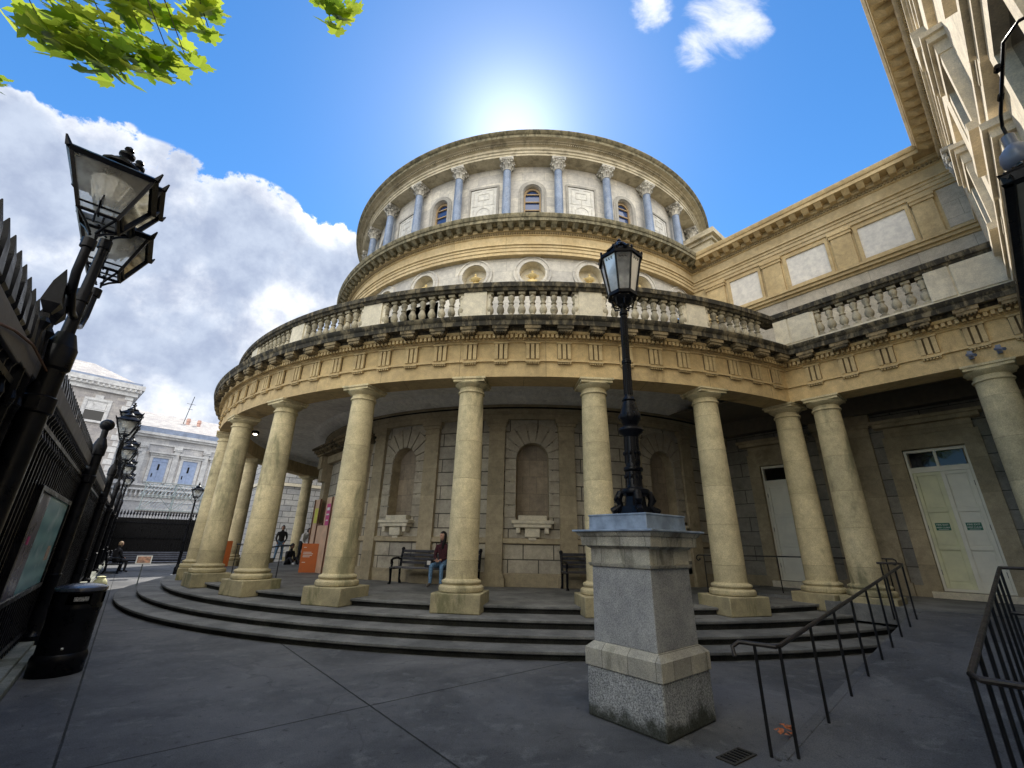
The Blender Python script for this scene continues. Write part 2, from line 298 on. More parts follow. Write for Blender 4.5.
    def build(s,name,mat,parent=None,uv=None,smooth=35,base=None,bevel=0.,recalc=True):
        me=bpy.data.meshes.new(name)
        off=Vector(base) if base is not None else Vector((0,0,0))
        me.from_pydata([tuple(Vector(p)-off) for p in s.v],[],s.f)
        for m in (mat if isinstance(mat,(list,tuple)) else [mat]): me.materials.append(MT[m] if isinstance(m,str) else m)
        me.polygons.foreach_set('material_index',s.mi)
        if recalc:
            bm=bmesh.new(); bm.from_mesh(me); bmesh.ops.remove_doubles(bm,verts=bm.verts,dist=1e-5); bmesh.ops.recalc_face_normals(bm,faces=bm.faces); bm.to_mesh(me); bm.free()
        if uv:
            L=me.uv_layers.new(name='UVMap'); vv=me.vertices
            for p in me.polygons:
                nx,ny,nz=p.normal
                for li in p.loop_indices:
                    q=vv[me.loops[li].vertex_index].co+off
                    if uv=='xz': L.data[li].uv=(q.x,q.z); continue
                    if abs(nz)>.8: L.data[li].uv=(q.x,q.y); continue
                    if uv=='ring':
                        t=math.atan2(q.y,q.x); 
                        if t>0: t-=2*math.pi
                        L.data[li].uv=(t*9.5,q.z)
                    else:
                        du=abs(nx*U[0]+ny*U[1]); a=q.x*U[0]+q.y*U[1]; b=q.x*N[0]+q.y*N[1]
                        L.data[li].uv=((b if du>.7 else a),q.z)
        if smooth:
            me.polygons.foreach_set('use_smooth',[True]*len(me.polygons)); me.set_sharp_from_angle(angle=R(smooth))
        o=bpy.data.objects.new(name,me); COL.objects.link(o)
        if parent is not None: o.parent=parent
        elif base is not None: o.location=off
        if bevel:
            b=o.modifiers.new('bevel','BEVEL'); b.width=bevel; b.segments=2; b.limit_method='ANGLE'
        return o
def copytree(o,parent=None):
    c=o.copy(); COL.objects.link(c)
    if parent is not None: c.parent=parent
    for ch in list(o.children): copytree(ch,c)
    return c
def add_text(body,size,mat,loc,xdir,parent,name='lettering',ext=.002):
    cu=bpy.data.curves.new(name,'FONT'); cu.body=body; cu.size=size; cu.align_x='CENTER'; cu.align_y='CENTER'; cu.extrude=ext
    t=bpy.data.objects.new(name,cu); me=bpy.data.meshes.new_from_object(t); bpy.data.objects.remove(t)
    me.materials.clear(); me.materials.append(MT[mat]); o=bpy.data.objects.new(name,me); COL.objects.link(o)
    x=Vector(xdir).normalized(); z=Vector((0,0,1)); y=z; n=x.cross(z)
    o.matrix_local=Matrix(((x.x,y.x,n.x,loc[0]),(x.y,y.y,n.y,loc[1]),(x.z,y.z,n.z,loc[2]),(0,0,0,1)))
    if parent: o.parent=parent
    return o
# panel with a hole: rect (s0,s1,z0,z1) , hole polygon centred (cs,cz), mapping(s,z,d)->point (d = inward depth)
def holed(m,rect,hole,cen,mp,depth=.3,face=True,back=True,mi_rev=None,mi_back=None):
    s0,s1,z0,z1=rect; cs,cz=cen
    def ray_rect(dx,dz):
        t=1e9
        if dx>1e-9: t=min(t,(s1-cs)/dx)
        if dx<-1e-9: t=min(t,(s0-cs)/dx)
        if dz>1e-9: t=min(t,(z1-cz)/dz)
        if dz<-1e-9: t=min(t,(z0-cz)/dz)
        return (cs+dx*t,cz+dz*t)
    def ray_hole(dx,dz):
        best=None;n=len(hole)
        for i in range(n):
            x1,y1=hole[i][0]-cs,hole[i][1]-cz; x2,y2=hole[(i+1)%n][0]-cs,hole[(i+1)%n][1]-cz
            ex,ey=x2-x1,y2-y1; den=dx*ey-dz*ex
            if abs(den)<1e-12: continue
            t=(x1*ey-y1*ex)/den; w=(x1*dz-y1*dx)/den
            if t>0 and -1e-6<=w<=1+1e-6 and (best is None or t>best): best=t
        return (cs+dx*best,cz+dz*best)
    an=[math.atan2(z-cz,x-cs) for x,z in ((s0,z0),(s1,z0),(s1,z1),(s0,z1))]+[math.atan2(z-cz,x-cs) for x,z in hole]
    an=sorted(set(round(a,6) for a in an)); H=[ray_hole(math.cos(a),math.sin(a)) for a in an]; Q=[ray_rect(math.cos(a),math.sin(a)) for a in an]; k=len(an)
    if face: m.add([mp(x,z,0) for x,z in H]+[mp(x,z,0) for x,z in Q],[(i,(i+1)%k,k+(i+1)%k,k+i) for i in range(k)])
    c0=m.cur
    if mi_rev is not None: m.cur=mi_rev
    m.add([mp(x,z,0) for x,z in H]+[mp(x,z,depth) for x,z in H],[(i,k+i,k+(i+1)%k,(i+1)%k) for i in range(k)])
    if mi_back is not None: m.cur=mi_back
    if back: m.add([mp(x,z,depth) for x,z in H],[tuple(range(k))])
    m.cur=c0
def arch_pts(cs,hw,zb,zs,n=12): return [(cs-hw,zb),(cs+hw,zb)]+[(cs+hw*math.cos(math.pi*i/n),zs+hw*math.sin(math.pi*i/n)) for i in range(n+1)]
def circ_pts(cs,cz,r,n=24): return [(cs+r*math.cos(2*math.pi*i/n),cz+r*math.sin(2*math.pi*i/n)) for i in range(n)]
def rect_pts(a0,a1,z0,z1): return [(a0,z0),(a1,z0),(a1,z1),(a0,z1)]
def ringmap(r): return lambda s,z,d: PO(r-d,math.degrees(s/r),z)
def wallmap(b0): return lambda s,z,d: AB(s,b0-d,z)
def sidemap(a0,sgn=1): return lambda s,z,d: AB(a0+sgn*d,s,z)     # walls that face -u (sgn 1) or +u
# ================================================================== GROUND
g=M(); S=420
g.add([(-S,-S,0),(S,-S,0),(S,S,0),(-S,S,0)],[(0,1,2,3)]); tag(g.build('ground','pave',smooth=0),kind='structure')
k=M(); k.abox(-22,18,15.42,15.75,0.004,.1,W); k.abox(-22,18,15.5,16.6,.1,.16,W)
tag(k.build('kerb','kerb',smooth=0,bevel=.012),kind='structure')
def ends_all(r,z): return (-300,-18)
# steps
st=M()
for r,z0,z1 in ((14.75,0,.125),(14.3,.125,.25),(13.8,.25,.39),(13.15,.39,.52)):
    # clip against the ramp at a=14.5 on the right
    def e(rr,z): return (-250 , -140.15+math.degrees(math.asin(min(1,14.5/rr)))) if rr>14.5 else (-250,-58)
    rin=r-.9
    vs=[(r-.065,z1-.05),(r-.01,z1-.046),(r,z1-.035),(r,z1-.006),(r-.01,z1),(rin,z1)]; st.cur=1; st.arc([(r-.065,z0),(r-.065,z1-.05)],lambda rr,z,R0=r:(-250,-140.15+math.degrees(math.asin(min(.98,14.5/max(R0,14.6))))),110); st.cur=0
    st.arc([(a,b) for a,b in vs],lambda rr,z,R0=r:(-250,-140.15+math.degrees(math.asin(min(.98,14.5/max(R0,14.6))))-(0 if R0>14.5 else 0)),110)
MT['riser']=stone('shaded_riser',(.045,.046,.042),(.02,.021,.02),stain=(.05,.055,.03),stain_amt=.5,stain_lo=.6,rough=.95,grain=.4)  # near-black colour paints in the shade under the tread overhang
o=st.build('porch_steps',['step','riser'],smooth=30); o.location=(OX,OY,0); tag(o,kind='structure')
pf=M(); pf.arc([(12.4,.52),(12.3,.521),(2,.521)],lambda r,z:(-255,-30),80)
pf.abox(12.9,17.25,-.1,3.3,.3,.61,AB); pf.abox(10.5,12.9,-.1,2.6,.3,.585,AB); pf.abox(-17.2,-10.5,-.1,3.3,.3,.58,AB)
o=pf.build('porch_floor','step',smooth=30); o.location=(OX,OY,0); tag(o,kind='structure')
rp=M()
rp.hexa([W(14.46,10.5,-.02),W(15.95,10.5,-.02),W(15.95,4.2,-.02),W(14.46,4.2,-.02)][::-1],[W(14.46,10.5,.01),W(15.95,10.5,.01),W(15.95,4.2,.60),W(14.46,4.2,.60)][::-1])
rp.abox(14.46,15.95,3.3,4.2,-.02,.60,W)
rp.abox(15.95,17.2,3.3,5.2,-.02,.597,W)
rp.hexa([W(14.40,10.4,0),W(14.5,10.4,0),W(14.5,3.9,0),W(14.40,3.9,0)][::-1],[W(14.40,10.4,.03),W(14.5,10.4,.03),W(14.5,3.9,.62),W(14.40,3.9,.62)][::-1])
tag(rp.build('ramp','pave',smooth=0,bevel=.01),kind='structure')
# ================================================================== MUSEUM
MU=empty('museum_building',(OX,OY,0),'round sandstone museum with ring colonnade, blue columned drum and side wings behind the steps','museum building')
ring_end=lambda r,bb: AZN+math.degrees(math.acos(max(-1,min(1,bb/r))))
def ring_sweep(m,prof,face_r,face_b,n=120,left=True,right=True,a_end=17.25,left_end=-17.25,azmin=None):
    def e(r,z):
        d=r-face_r; ph=math.degrees(math.acos(max(-1,min(1,(face_b+d)/r)))); return (AZN-ph,AZN+ph)
    m.arc(prof,e,n)
    P=[(r-face_r,z) for r,z in prof]
    def corner(d,z,sg):
        r=face_r+d; b=face_b+d; a=math.sqrt(max(0,r*r-b*b)); return AB(sg*a,b,z)
    if right: m.sweep(P,lambda d,z:corner(d,z,1),lambda d,z:AB(a_end,face_b+d,z))
    if left: m.sweep(P,lambda d,z:corner(d,z,-1),lambda d,z:AB(left_end,face_b+d,z))
RF,BF=13.35,3.05
def P_(dz): return [(RF+d,z) for d,z in dz]
m=M(); ring_sweep(m,P_([(-.62,5.6),(-.62,5.03),(0,5.03),(0,5.375),(.045,5.38),(.045,5.43),(0,5.435),(0,5.83),(.03,5.84),(.05,5.87),(.08,5.88),(.08,5.975),(.17,5.99),(.19,6.02),(.19,6.05)]),RF,BF)
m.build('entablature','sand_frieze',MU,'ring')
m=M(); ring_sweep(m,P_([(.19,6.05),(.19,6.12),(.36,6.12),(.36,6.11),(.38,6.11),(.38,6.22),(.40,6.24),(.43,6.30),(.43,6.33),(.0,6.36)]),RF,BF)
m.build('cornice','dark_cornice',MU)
m=M(); m.arc([(13.36,6.34),(9.4,6.40)],lambda r,z:(AZN-78,AZN+78),80); m.abox(9,17.25,-.1,3.06,6.30,6.342); m.abox(-17.25,-9,-.1,3.06,6.30,6.342); m.build('porch_roof','dark_cornice',MU)
# dentils (one mesh)
def dentil_ring(m,r0,r1,z0,z1,pitch,fill,az0,az1):
    n=int((az1-az0)*math.pi/180*r1/pitch); st=(az1-az0)/n
    for i in range(n): m.rbox(r0,r1,az0+st*(i+.5),pitch*fill,z0,z1)
m=M(); dentil_ring(m,RF+.07,RF+.18,5.895,5.975,.10,.58,-222,-63.8)
a=13.08
while a<17.2: m.abox(a,a+.058,BF+.07,BF+.18,5.895,5.975); a+=.10
m.build('dentil_band','sand',MU,smooth=0)
# triglyphs and brackets
def triglyph(w=.31):
    m=M()
    for x in (-.108,0,.108): m.box((x,.01,5.61),(.074,.09,.36))
    m.box((0,.01,5.815),(w+.02,.11,.035)); m.cur=1; m.box((0,-.0,5.61),(w-.01,.03,.38)); m.cur=0
    m.box((0,.02,5.362),(w,.10,.03))
    for x in (-.125,-.075,-.025,.025,.075,.125): m.box((x,.028,5.33),(.032,.05,.035))
    return m
def bracket(w=.36):
    m=M(); m.box((0,.25,6.075),(w,.20,.09)); m.box((0,.24,6.00),(w-.06,.18,.06))
    for i in range(5): m.box(((i-2)*.052,.24,5.958),(.028,.15,.024))
    return m
def place_ring(o,az,r):  # local +y outward
    o.location=PO(r,az,0); o.rotation_euler=(0,0,R(az-90))
def place_wall(o,a,b): o.location=AB(a,b,0); o.rotation_euler=(0,0,R(AZN-90))
tp=triglyph().build('triglyph',['sand',MT.setdefault('groove',stone('groove_shade',(.16,.12,.065),(.11,.08,.045)))],MU,smooth=0); bp_=bracket().build('bracket','bracket',MU,smooth=0)  # dark backing colour paints shade into the slots between the ribs
AZC0=-98.153; DAZ=12.0
first=True
azs=[AZC0+DAZ*k/4 for k in range(-30,12)]
for az in azs:
    if az>-64.3 or az<-216: continue
    t=tp if first else tp.copy(); b=bp_ if first else bp_.copy()
    if not first: COL.objects.link(t); COL.objects.link(b)
    first=False; place_ring(t,az,RF+.012); place_ring(b,az,RF+.012)
for a in (13.62,14.31,15.0,15.69,16.38,17.0,-13.6,-14.3,-15.0):
    t=tp.copy(); b=bp_.copy(); COL.objects.link(t); COL.objects.link(b); place_wall(t,a,BF+.012); place_wall(b,a,BF+.012)
# columns ------------------------------------------------------------
def col_shaft():
    m=M(); pr=[]
    for i in range(13):
        t=i/12; pr.append((.308-.043*(t**1.7),.965+t*(4.70-.965)))
    pr=[(.335,.94),(.325,.955)]+pr+[(.267,4.71),(.292,4.715),(.298,4.735),(.292,4.755),(.268,4.76),(.266,4.83)]
    m.lathe(pr,n=40); return m
cs=col_shaft().build('column','sand_col',MU)
m=M(); m.lathe([(.40,.73),(.425,.745),(.435,.78),(.43,.82),(.405,.845),(.365,.85),(.355,.87),(.375,.88),(.385,.905),(.375,.93),(.33,.945)],n=40); m.build('column_base','sand_col',cs)
m=M(); m.lathe([(.266,4.83),(.275,4.835),(.30,4.85),(.35,4.885),(.375,4.91),(.375,4.925)],n=40); m.box((0,0,4.955),(.69,.69,.055)); m.box((0,0,5.007),(.74,.74,.044)); m.build('column_capital','sand_col',cs)
m=M(); m.box((0,-.02,.56),(.94,.90,.34)); m.build('column_plinth',stone('plinth_stone',(.42,.36,.22),(.28,.25,.16),stain=(.10,.11,.05),stain_amt=.7,stain_lo=.5,streak=2,bump=.7),cs,bevel=.02)
allc=[('r',AZC0+DAZ*k,13.04) for k in range(-10,4)]+[('w',13.62,2.75),('w',16.38,2.75)]
for i,(t,p,q) in enumerate(allc):
    c=cs if i==0 else copytree(cs,MU)
    if t=='r': place_ring(c,p,q)
    else: place_wall(c,p,q)
    c.rotation_euler[2]+=0
# balustrade ---------------------------------------------------------
m=M(); prb=[(12.92,6.33),(12.92,6.60),(13.22,6.60),(13.22,6.56),(13.26,6.53),(13.26,6.33)]
ring_sweep(m,prb,RF,BF); m.build('balustrade_base','pale',MU)
m=M(); prt=[(12.96,7.30),(12.94,7.36),(12.90,7.38),(12.90,7.50),(12.96,7.54),(13.24,7.54),(13.30,7.50),(13.30,7.38),(13.26,7.36),(13.24,7.30),(12.96,7.30)]
ring_sweep(m,prt,RF,BF); m.build('balustrade_rail','dark_cornice',MU)
bal=M(); bal.box((0,0,6.63),(.17,.17,.06)); bal.box((0,0,7.275),(.16,.16,.07))
bal.lathe([(.055,6.66),(.075,6.675),(.055,6.70),(.05,6.72),(.085,6.78),(.095,6.83),(.085,6.88),(.055,6.95),(.045,6.99),(.07,7.0),(.07,7.02),(.045,7.03),(.055,7.08),(.078,7.13),(.082,7.17),(.07,7.20),(.05,7.215),(.05,7.24)],n=14)
bo=bal.build('baluster','baluster',MU); cnt=0; first=True
pier=M()
for k in range(-9,4):
    az=AZC0+DAZ*k
    if az>-64: continue
    pier.piece(); pier.rbox(12.97,13.21,az,.56,6.60,7.30); pier.rbox(13.0,13.17,az,.74,6.60,7.30)
    if k<-6: continue
    for j in range(9):
        a2=az+6+(j-4)*1.118
        if a2>-64.6: continue
        b=bo if first else bo.copy()
        if not first: COL.objects.link(b)
        first=False; place_ring(b,a2,13.10)
pier.piece(); pier.abox(15.97,17.2,2.70,2.92,6.6,7.3)
pier.abox(15.98,16.36,2.68,2.95,6.601,7.299); pier.abox(16.40,17.1,2.68,2.95,6.601,7.299)
pier.piece(); pier.abox(12.95,13.88,2.70,2.92,6.6,7.3); pier.abox(12.95,13.28,2.68,2.95,6.601,7.299); pier.abox(13.32,13.8,2.68,2.94,6.601,7.299)
pier.pieces('balustrade_pier','pale',MU,smooth=0)
for j in range(9):
    b=bo.copy(); COL.objects.link(b); place_wall(b,13.93+.248*j,2.80)
# lower rotunda wall with niches --------------------------------------
RW=9.35; mp=ringmap(RW); r2s=lambda az: R(az)*RW
z0,z1=.5,6.39
SP=12.6; NZ=-91.8
m=M(); vous=M(); shelf_pts=[]
nich=[NZ-2*12.9,NZ,NZ+2*12.9-.0]
def plainwall(az0,az1,n=6):
    for i in range(n):
        s0=r2s(az0+(az1-az0)*i/n); s1=r2s(az0+(az1-az0)*(i+1)/n)
        m.add([mp(s0,z0,0),mp(s1,z0,0),mp(s1,z1,0),mp(s0,z1,0)],[(0,1,2,3)])
lo=-330; 
for c in nich:
    plainwall(lo if lo>-329 else -330,c-5.2,24 if lo<-329 else 6); lo=c+5.2
    cs_=r2s(c); s0,s1=r2s(c-5.2),r2s(c+5.2)
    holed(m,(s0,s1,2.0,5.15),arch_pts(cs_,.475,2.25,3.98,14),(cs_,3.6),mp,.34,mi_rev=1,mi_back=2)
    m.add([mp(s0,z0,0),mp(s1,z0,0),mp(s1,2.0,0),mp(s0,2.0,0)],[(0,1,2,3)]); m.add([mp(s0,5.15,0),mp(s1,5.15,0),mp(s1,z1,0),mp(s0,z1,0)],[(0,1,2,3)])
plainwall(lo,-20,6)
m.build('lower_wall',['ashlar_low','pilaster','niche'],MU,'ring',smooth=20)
# voussoirs and quoins round each niche
MT['voussoir']=stone('voussoir_stone',(.42,.375,.30),(.34,.30,.235),stain=(.12,.10,.08),stain_amt=.35,stain_lo=.56)
for c in nich:
    cs_=r2s(c); v=M()
    nv=9
    for i in range(nv):
        t0=math.pi*(i+.06)/nv; t1=math.pi*(i+.94)/nv
        def outer(t):
            dx,dz=math.cos(t),math.sin(t); r=min(1.08, (5.12-3.98)/max(dz,.05), .80/max(abs(dx),.05)); return (cs_+dx*r,3.98+dz*r)
        a0=(cs_+.475*math.cos(t0),3.98+.475*math.sin(t0)); a1=(cs_+.475*math.cos(t1),3.98+.475*math.sin(t1)); b0,b1=outer(t0),outer(t1)
        q=[a0,b0,b1,a1]; v.hexa([mp(x,z,.05) for x,z in q],[mp(x,z,-.045) for x,z in q])
    for zz in range(5):
        zb=2.30+zz*.335
        for sg in (-1,1):
            w=.80 if True else .66
            q=[(cs_+sg*.477,zb+.015),(cs_+sg*w,zb+.015),(cs_+sg*w,zb+.32),(cs_+sg*.477,zb+.32)]
            v.hexa([mp(x,z,.05) for x,z in q],[mp(x,z,-.045) for x,z in q])
    v.build('arch_stones','voussoir',MU,smooth=0,bevel=.012)
    sh=M(); t=c
    sh.rbox(9.3,9.62,c,1.18,2.13,2.22); sh.rbox(9.3,9.58,c,1.05,2.03,2.13); sh.rbox(9.2,9.50,c,.80,2.22,2.36)
    sh.rbox(9.3,9.50,c,.42,1.78,2.03); sh.rbox(9.3,9.45,c,.22,1.70,1.80); sh.rbox(9.3,9.56,c-2.4,.12,1.88,2.03); sh.rbox(9.3,9.56,c+2.4,.12,1.88,2.03)
    sh.build('niche_basin','pale',MU,smooth=0,bevel=.02)
# pilasters, string, plinth, entablature, cove
pilaz=[-137.5,-124.3,-111.2,-98.3,-85.6,-72.5,-59.4]
for az in pilaz:
    p=M(); p.rbox(9.3,9.45,az,.48,.86,4.80); p.build('pilaster','pilaster',MU,smooth=0)
    p=M(); p.rbox(9.3,9.53,az,.64,.52,.74); p.rbox(9.3,9.50,az,.58,.74,.82); p.rbox(9.3,9.48,az,.53,.82,.88); p.build('pilaster_base','pilaster',MU,smooth=0)
    p=M(); p.rbox(9.3,9.48,az,.53,4.80,4.86); p.rbox(9.3,9.455,az,.49,4.86,4.96); p.rbox(9.3,9.50,az,.58,4.96,5.05); p.rbox(9.3,9.54,az,.68,5.05,5.16); p.build('pilaster_capital','pilaster',MU,smooth=0)
allaz=lambda r,z:(-215,-47)
m=M(); m.arc([(9.35,1.60),(9.43,1.62),(9.43,1.74),(9.35,1.76)],allaz,80); m.arc([(9.42,.5),(9.42,.83),(9.38,.86),(9.35,.86)],allaz,80); m.build('string_course','pilaster',MU)
m=M(); m.arc([(9.37,5.16),(9.5,5.165),(9.5,5.34),(9.53,5.35),(9.53,5.40),(9.66,5.48),(9.70,5.50),(9.70,5.56),(9.4,5.57)],allaz,80)
m.build('wall_entablature','pilaster',MU)
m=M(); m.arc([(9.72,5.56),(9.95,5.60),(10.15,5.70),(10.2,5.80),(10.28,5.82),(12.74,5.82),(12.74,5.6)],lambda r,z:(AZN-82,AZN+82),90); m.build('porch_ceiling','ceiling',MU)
m=M(); m.tube([PO(9.72,az,5.45) for az in range(-135,-55,2)],.025,6); m.build('cable','black_matt',MU)
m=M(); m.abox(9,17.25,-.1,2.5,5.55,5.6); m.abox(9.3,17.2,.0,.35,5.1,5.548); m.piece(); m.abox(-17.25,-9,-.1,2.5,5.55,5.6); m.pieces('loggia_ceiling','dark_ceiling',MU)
for az in (-80.15,-68.15,-92.15,-104.15,-116.15,-128.15):
    pass
# wing lower wall (b=0) with doors
wm=wallmap(0.); z0,z1=.3,6.3
m=M()
def wq(a0,a1,za,zb): m.add([wm(a0,za,0),wm(a1,za,0),wm(a1,zb,0),wm(a0,zb,0)],[(0,1,2,3)])
wq(9,10.6,z0,z1); holed(m,(10.6,12.2,z0,z1),rect_pts(10.92,11.95,.76,4.05),(11.43,2.4),wm,.22,mi_rev=1,mi_back=2)
wq(12.2,14.0,z0,z1); holed(m,(14.0,16.0,z0,z1),rect_pts(14.40,15.56,.76,4.06),(15,2.4),wm,.22,mi_rev=1,mi_back=2); wq(16.0,17.3,z0,z1); m.piece(); wq(-17.3,-9,z0,z1)
m.pieces('wing_wall',['ashlar_wing','pilaster','pilaster'],MU,uv='ab',smooth=0)
m=M()
for a0,a1 in ((10.92,11.95),(14.40,15.56)):
    m.piece(); m.abox(a0-.32,a0,0,.07,.58,4.06); m.abox(a1,a1+.32,0,.07,.58,4.06); m.abox(a0-.32,a1+.32,0,.072,4.06,4.42); m.abox(a0-.25,a1+.25,.0,.10,4.42,4.66); m.abox(a0-.42,a1+.42,0,.30,4.66,4.76); m.abox(a0-.48,a1+.48,0,.36,4.76,4.84)
m.pieces('door_surround','pilaster',MU,smooth=0)
for a0,a1 in ((12.6,13.05),(13.36,13.85),(16.3,16.75),(9.5,9.95),):
    p=M(); p.abox(a0,a1,0,.12,.9,4.75); p.build('wing_pilaster','pilaster',MU,smooth=0)
    p=M(); p.abox(a0-.05,a1+.05,0,.17,.58,.9); p.build('pilaster_base','pilaster',MU,smooth=0); p=M(); p.abox(a0-.04,a1+.04,0,.16,4.75,4.85); p.abox(a0-.08,a1+.08,0,.2,4.85,5.1); p.build('pilaster_capital','pilaster',MU,smooth=0)
m=M(); m.abox(9,17.25,-.05,.03,5.1,5.56); m.piece(); m.abox(9,10.9,0,.05,.58,.86); m.piece(); m.abox(11.95,14.38,0,.05,.58,.86); m.piece(); m.abox(15.58,17.25,0,.05,.58,.86); m.pieces('wing_string','pilaster',MU,smooth=0)
def door(a0,a1,leaves,mat,mat2,signs):
    w=(a1-a0); zt=3.52
    for li in range(leaves):
        b0=a0+.05+(w-.10)*li/leaves; b1=a0+.05+(w-.10)*(li+1)/leaves
        d=M(); d.abox(b0+.004,b1-.004,-.17,-.12,.82,zt-.04); d.abox(b0+.10,b1-.10,-.12,-.108,.98,1.63); d.abox(b0+.10,b1-.10,-.12,-.108,1.77,2.49); d.abox(b0+.10,b1-.10,-.12,-.108,2.63,zt-.15)
        # raised stiles, three sunk panels
        for x0,x1 in ((b0+.004,b0+.075),(b1-.075,b1-.004)): d.abox(x0,x1,-.12,-.085,.82,zt-.04)
        for zz0,zz1 in ((.82,.95),(1.66,1.74),(2.52,2.60),(zt-.12,zt-.04)): d.abox(b0+.075,b1-.075,-.12,-.087,zz0,zz1)
        dd=d.build('door',mat if li==0 else mat2,MU,smooth=0,bevel=.006)
        if signs:
            s=M(); c=(b0+b1)/2; s.abox(c-.13,c+.13,-.108,-.100,2.10,2.27); so=s.build('door_sign','green_sign',dd,smooth=0)
            add_text('FIRE EXIT',.052,'white',AB(c,-.0985,2.225),(-U[0],-U[1],0) if False else (U[0],U[1],0),so)
            add_text('KEEP CLEAR',.044,'white',AB(c,-.0985,2.165),(U[0],U[1],0),so); s2=M(); s2.abox(c-.09,c+.09,-.0995,-.097,2.12,2.128); s2.build('sign_line','white',so,smooth=0)
        
        for hz in (1.1,2.1,3.1):
            hq=M(); hx=(b0+.006 if li==0 else b1-.006); hq.abox(hx-.01,hx+.01,-.10,-.085,hz,hz+.12); hq.build('hinge','fence_beam',dd,smooth=0)
        gz=M(); gz.abox(b0+.03,b1-.03,-.17,-.14,3.60,4.0); pn=gz.build('transom_pane','window',MU,smooth=0)
    f=M()
    f.abox(a0,a0+.05,-.2,-.07,.76,4.05); f.abox(a1-.05,a1,-.2,-.07,.76,4.05); f.abox(a0+.05,a1-.05,-.2,-.07,3.98,4.05); f.abox(a0+.05,a1-.05,-.2,-.065,zt-.04,3.61); f.abox(a0+.05,a1-.05,-.2,-.08,.76,.82)
    if leaves==2: c=(a0+a1)/2; f.abox(c-.03,c+.03,-.2,-.08,3.6,3.99); f.abox(c-.012,c+.012,-.13,-.088,.83,3.47)
    f.build('door_frame','door_white',MU,smooth=0,bevel=.006)
door(14.40,15.56,2,'white_door','door_white',True); door(10.92,11.95,1,'door_white','door_white',False)
m=M(); m.abox(14.2,15.76,0,.16,.6,.745); m.piece(); m.abox(10.75,12.1,0,.16,.58,.745); m.pieces('door_sill','pale',MU,smooth=0,bevel=.01)
# entrance portal on the far side of the porch
m=M(); 
for sg in (-1,1):
    m.abox(*sorted((sg*1.6,sg*2.0)),8.4,9.40,.52,4.45); m.abox(*sorted((sg*1.6,sg*1.98)),9.40,9.58,3.75,4.75); m.abox(*sorted((sg*1.62,sg*1.95)),9.58,9.68,4.25,4.75)
m.abox(-2.03,2.03,8.4,9.45,4.45,4.75); m.build('entrance_portal','pilaster',MU,smooth=0,bevel=.02)
m=M(); m.abox(-2.1,2.1,8.6,9.72,4.75,4.83); m.abox(-2.2,2.2,8.6,9.84,4.90,5.0); m.abox(-2.26,2.26,8.6,9.92,5.0,5.08)
x=-2.12
while x<2.1: m.abox(x,x+.05,8.6,9.78,4.83,4.90); x+=.1
m.abox(-2.0,2.0,8.6,9.7,5.08,5.14); m.build('portal_hood','bracket',MU,smooth=0)
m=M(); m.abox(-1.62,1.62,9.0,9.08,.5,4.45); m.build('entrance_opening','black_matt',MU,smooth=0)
# middle drum -----------------------------------------------------------
RM=9.5; mm=ringmap(RM); m=M(); DD=360/29.; mc=[-91.9+DD*k for k in range(-6,4)]
r2=lambda az:R(az)*RM
for c in mc:
    if abs(c-AZN)>89+DD/2 and False: continue
    h=DD/2; cs_=r2(c)
    e1=min(c+h,AZN+90.5)
    if c+.5*h>AZN+90: continue
    for (p,q) in ((c-h,c-h*.7),(c+h*.7,c+h)):
        m.add([mm(r2(p),6.3,0),mm(r2(q),6.3,0),mm(r2(q),11.1,0),mm(r2(p),11.1,0)],[(0,1,2,3)])
    s0,s1=r2(c-h*.7),r2(c+h*.7)
    m.add([mm(s0,6.3,0),mm(s1,6.3,0),mm(s1,9.6,0),mm(s0,9.6,0)],[(0,1,2,3)])
    holed(m,(s0,s1,9.6,11.1),circ_pts(cs_,10.40,.45,28),(cs_,10.40),mm,.32,mi_rev=1,mi_back=1)
    rg=M()
    for (ra,rb,d) in ((.45,.54,.05),(.54,.60,.03),(.60,.66,.055)):
        n=32; pts=[]
        for i in range(n):
            t=2*math.pi*i/n; pts+= [mm(cs_+ra*math.cos(t),10.40+ra*math.sin(t),.01),mm(cs_+ra*math.cos(t),10.40+ra*math.sin(t),-d),mm(cs_+rb*math.cos(t),10.40+rb*math.sin(t),-d),mm(cs_+rb*math.cos(t),10.40+rb*math.sin(t),.01)]
        rg.add(pts,[(4*i+j,4*i+(j+1),4*((i+1)%n)+(j+1),4*((i+1)%n)+j) for i in range(n) for j in range(3)])
    rg.build('medallion_ring','ashlar_up',MU,'ring')
    ur=M(); p=PO(RM-.13,c)
    ur.box((p[0],p[1],10.07),(.32,.18,.20),R(c-90)); ur.lathe([(.02,0),(.09,.0),(.09,.02),(.04,.04),(.035,.07),(.10,.11),(.155,.17),(.165,.21),(.14,.225),(.12,.24),(.06,.29),(.035,.31),(.03,.33),(.045,.36),(.03,.40),(.005,.41)],(p[0],p[1]),16,10.17)
    for sg in (-1,1):
        t=(-math.sin(R(c))*sg,math.cos(R(c))*sg); ur.tube([(p[0]+t[0]*.13,p[1]+t[1]*.13,10.30),(p[0]+t[0]*.20,p[1]+t[1]*.20,10.33),(p[0]+t[0]*.22,p[1]+t[1]*.22,10.39),(p[0]+t[0]*.15,p[1]+t[1]*.15,10.39)],.014,6)
    ur.build('urn','urn',MU)
m.arc([(9.5,6.3),(9.5,11.1)],lambda r,z:(-240,mc[0]-DD/2),20)
m.build('drum_wall',['ashlar_up','pale'],MU,'ring',smooth=20)
RF2,BF2=9.70,.05
def P2(l): return [(RF2+d,z) for d,z in l]
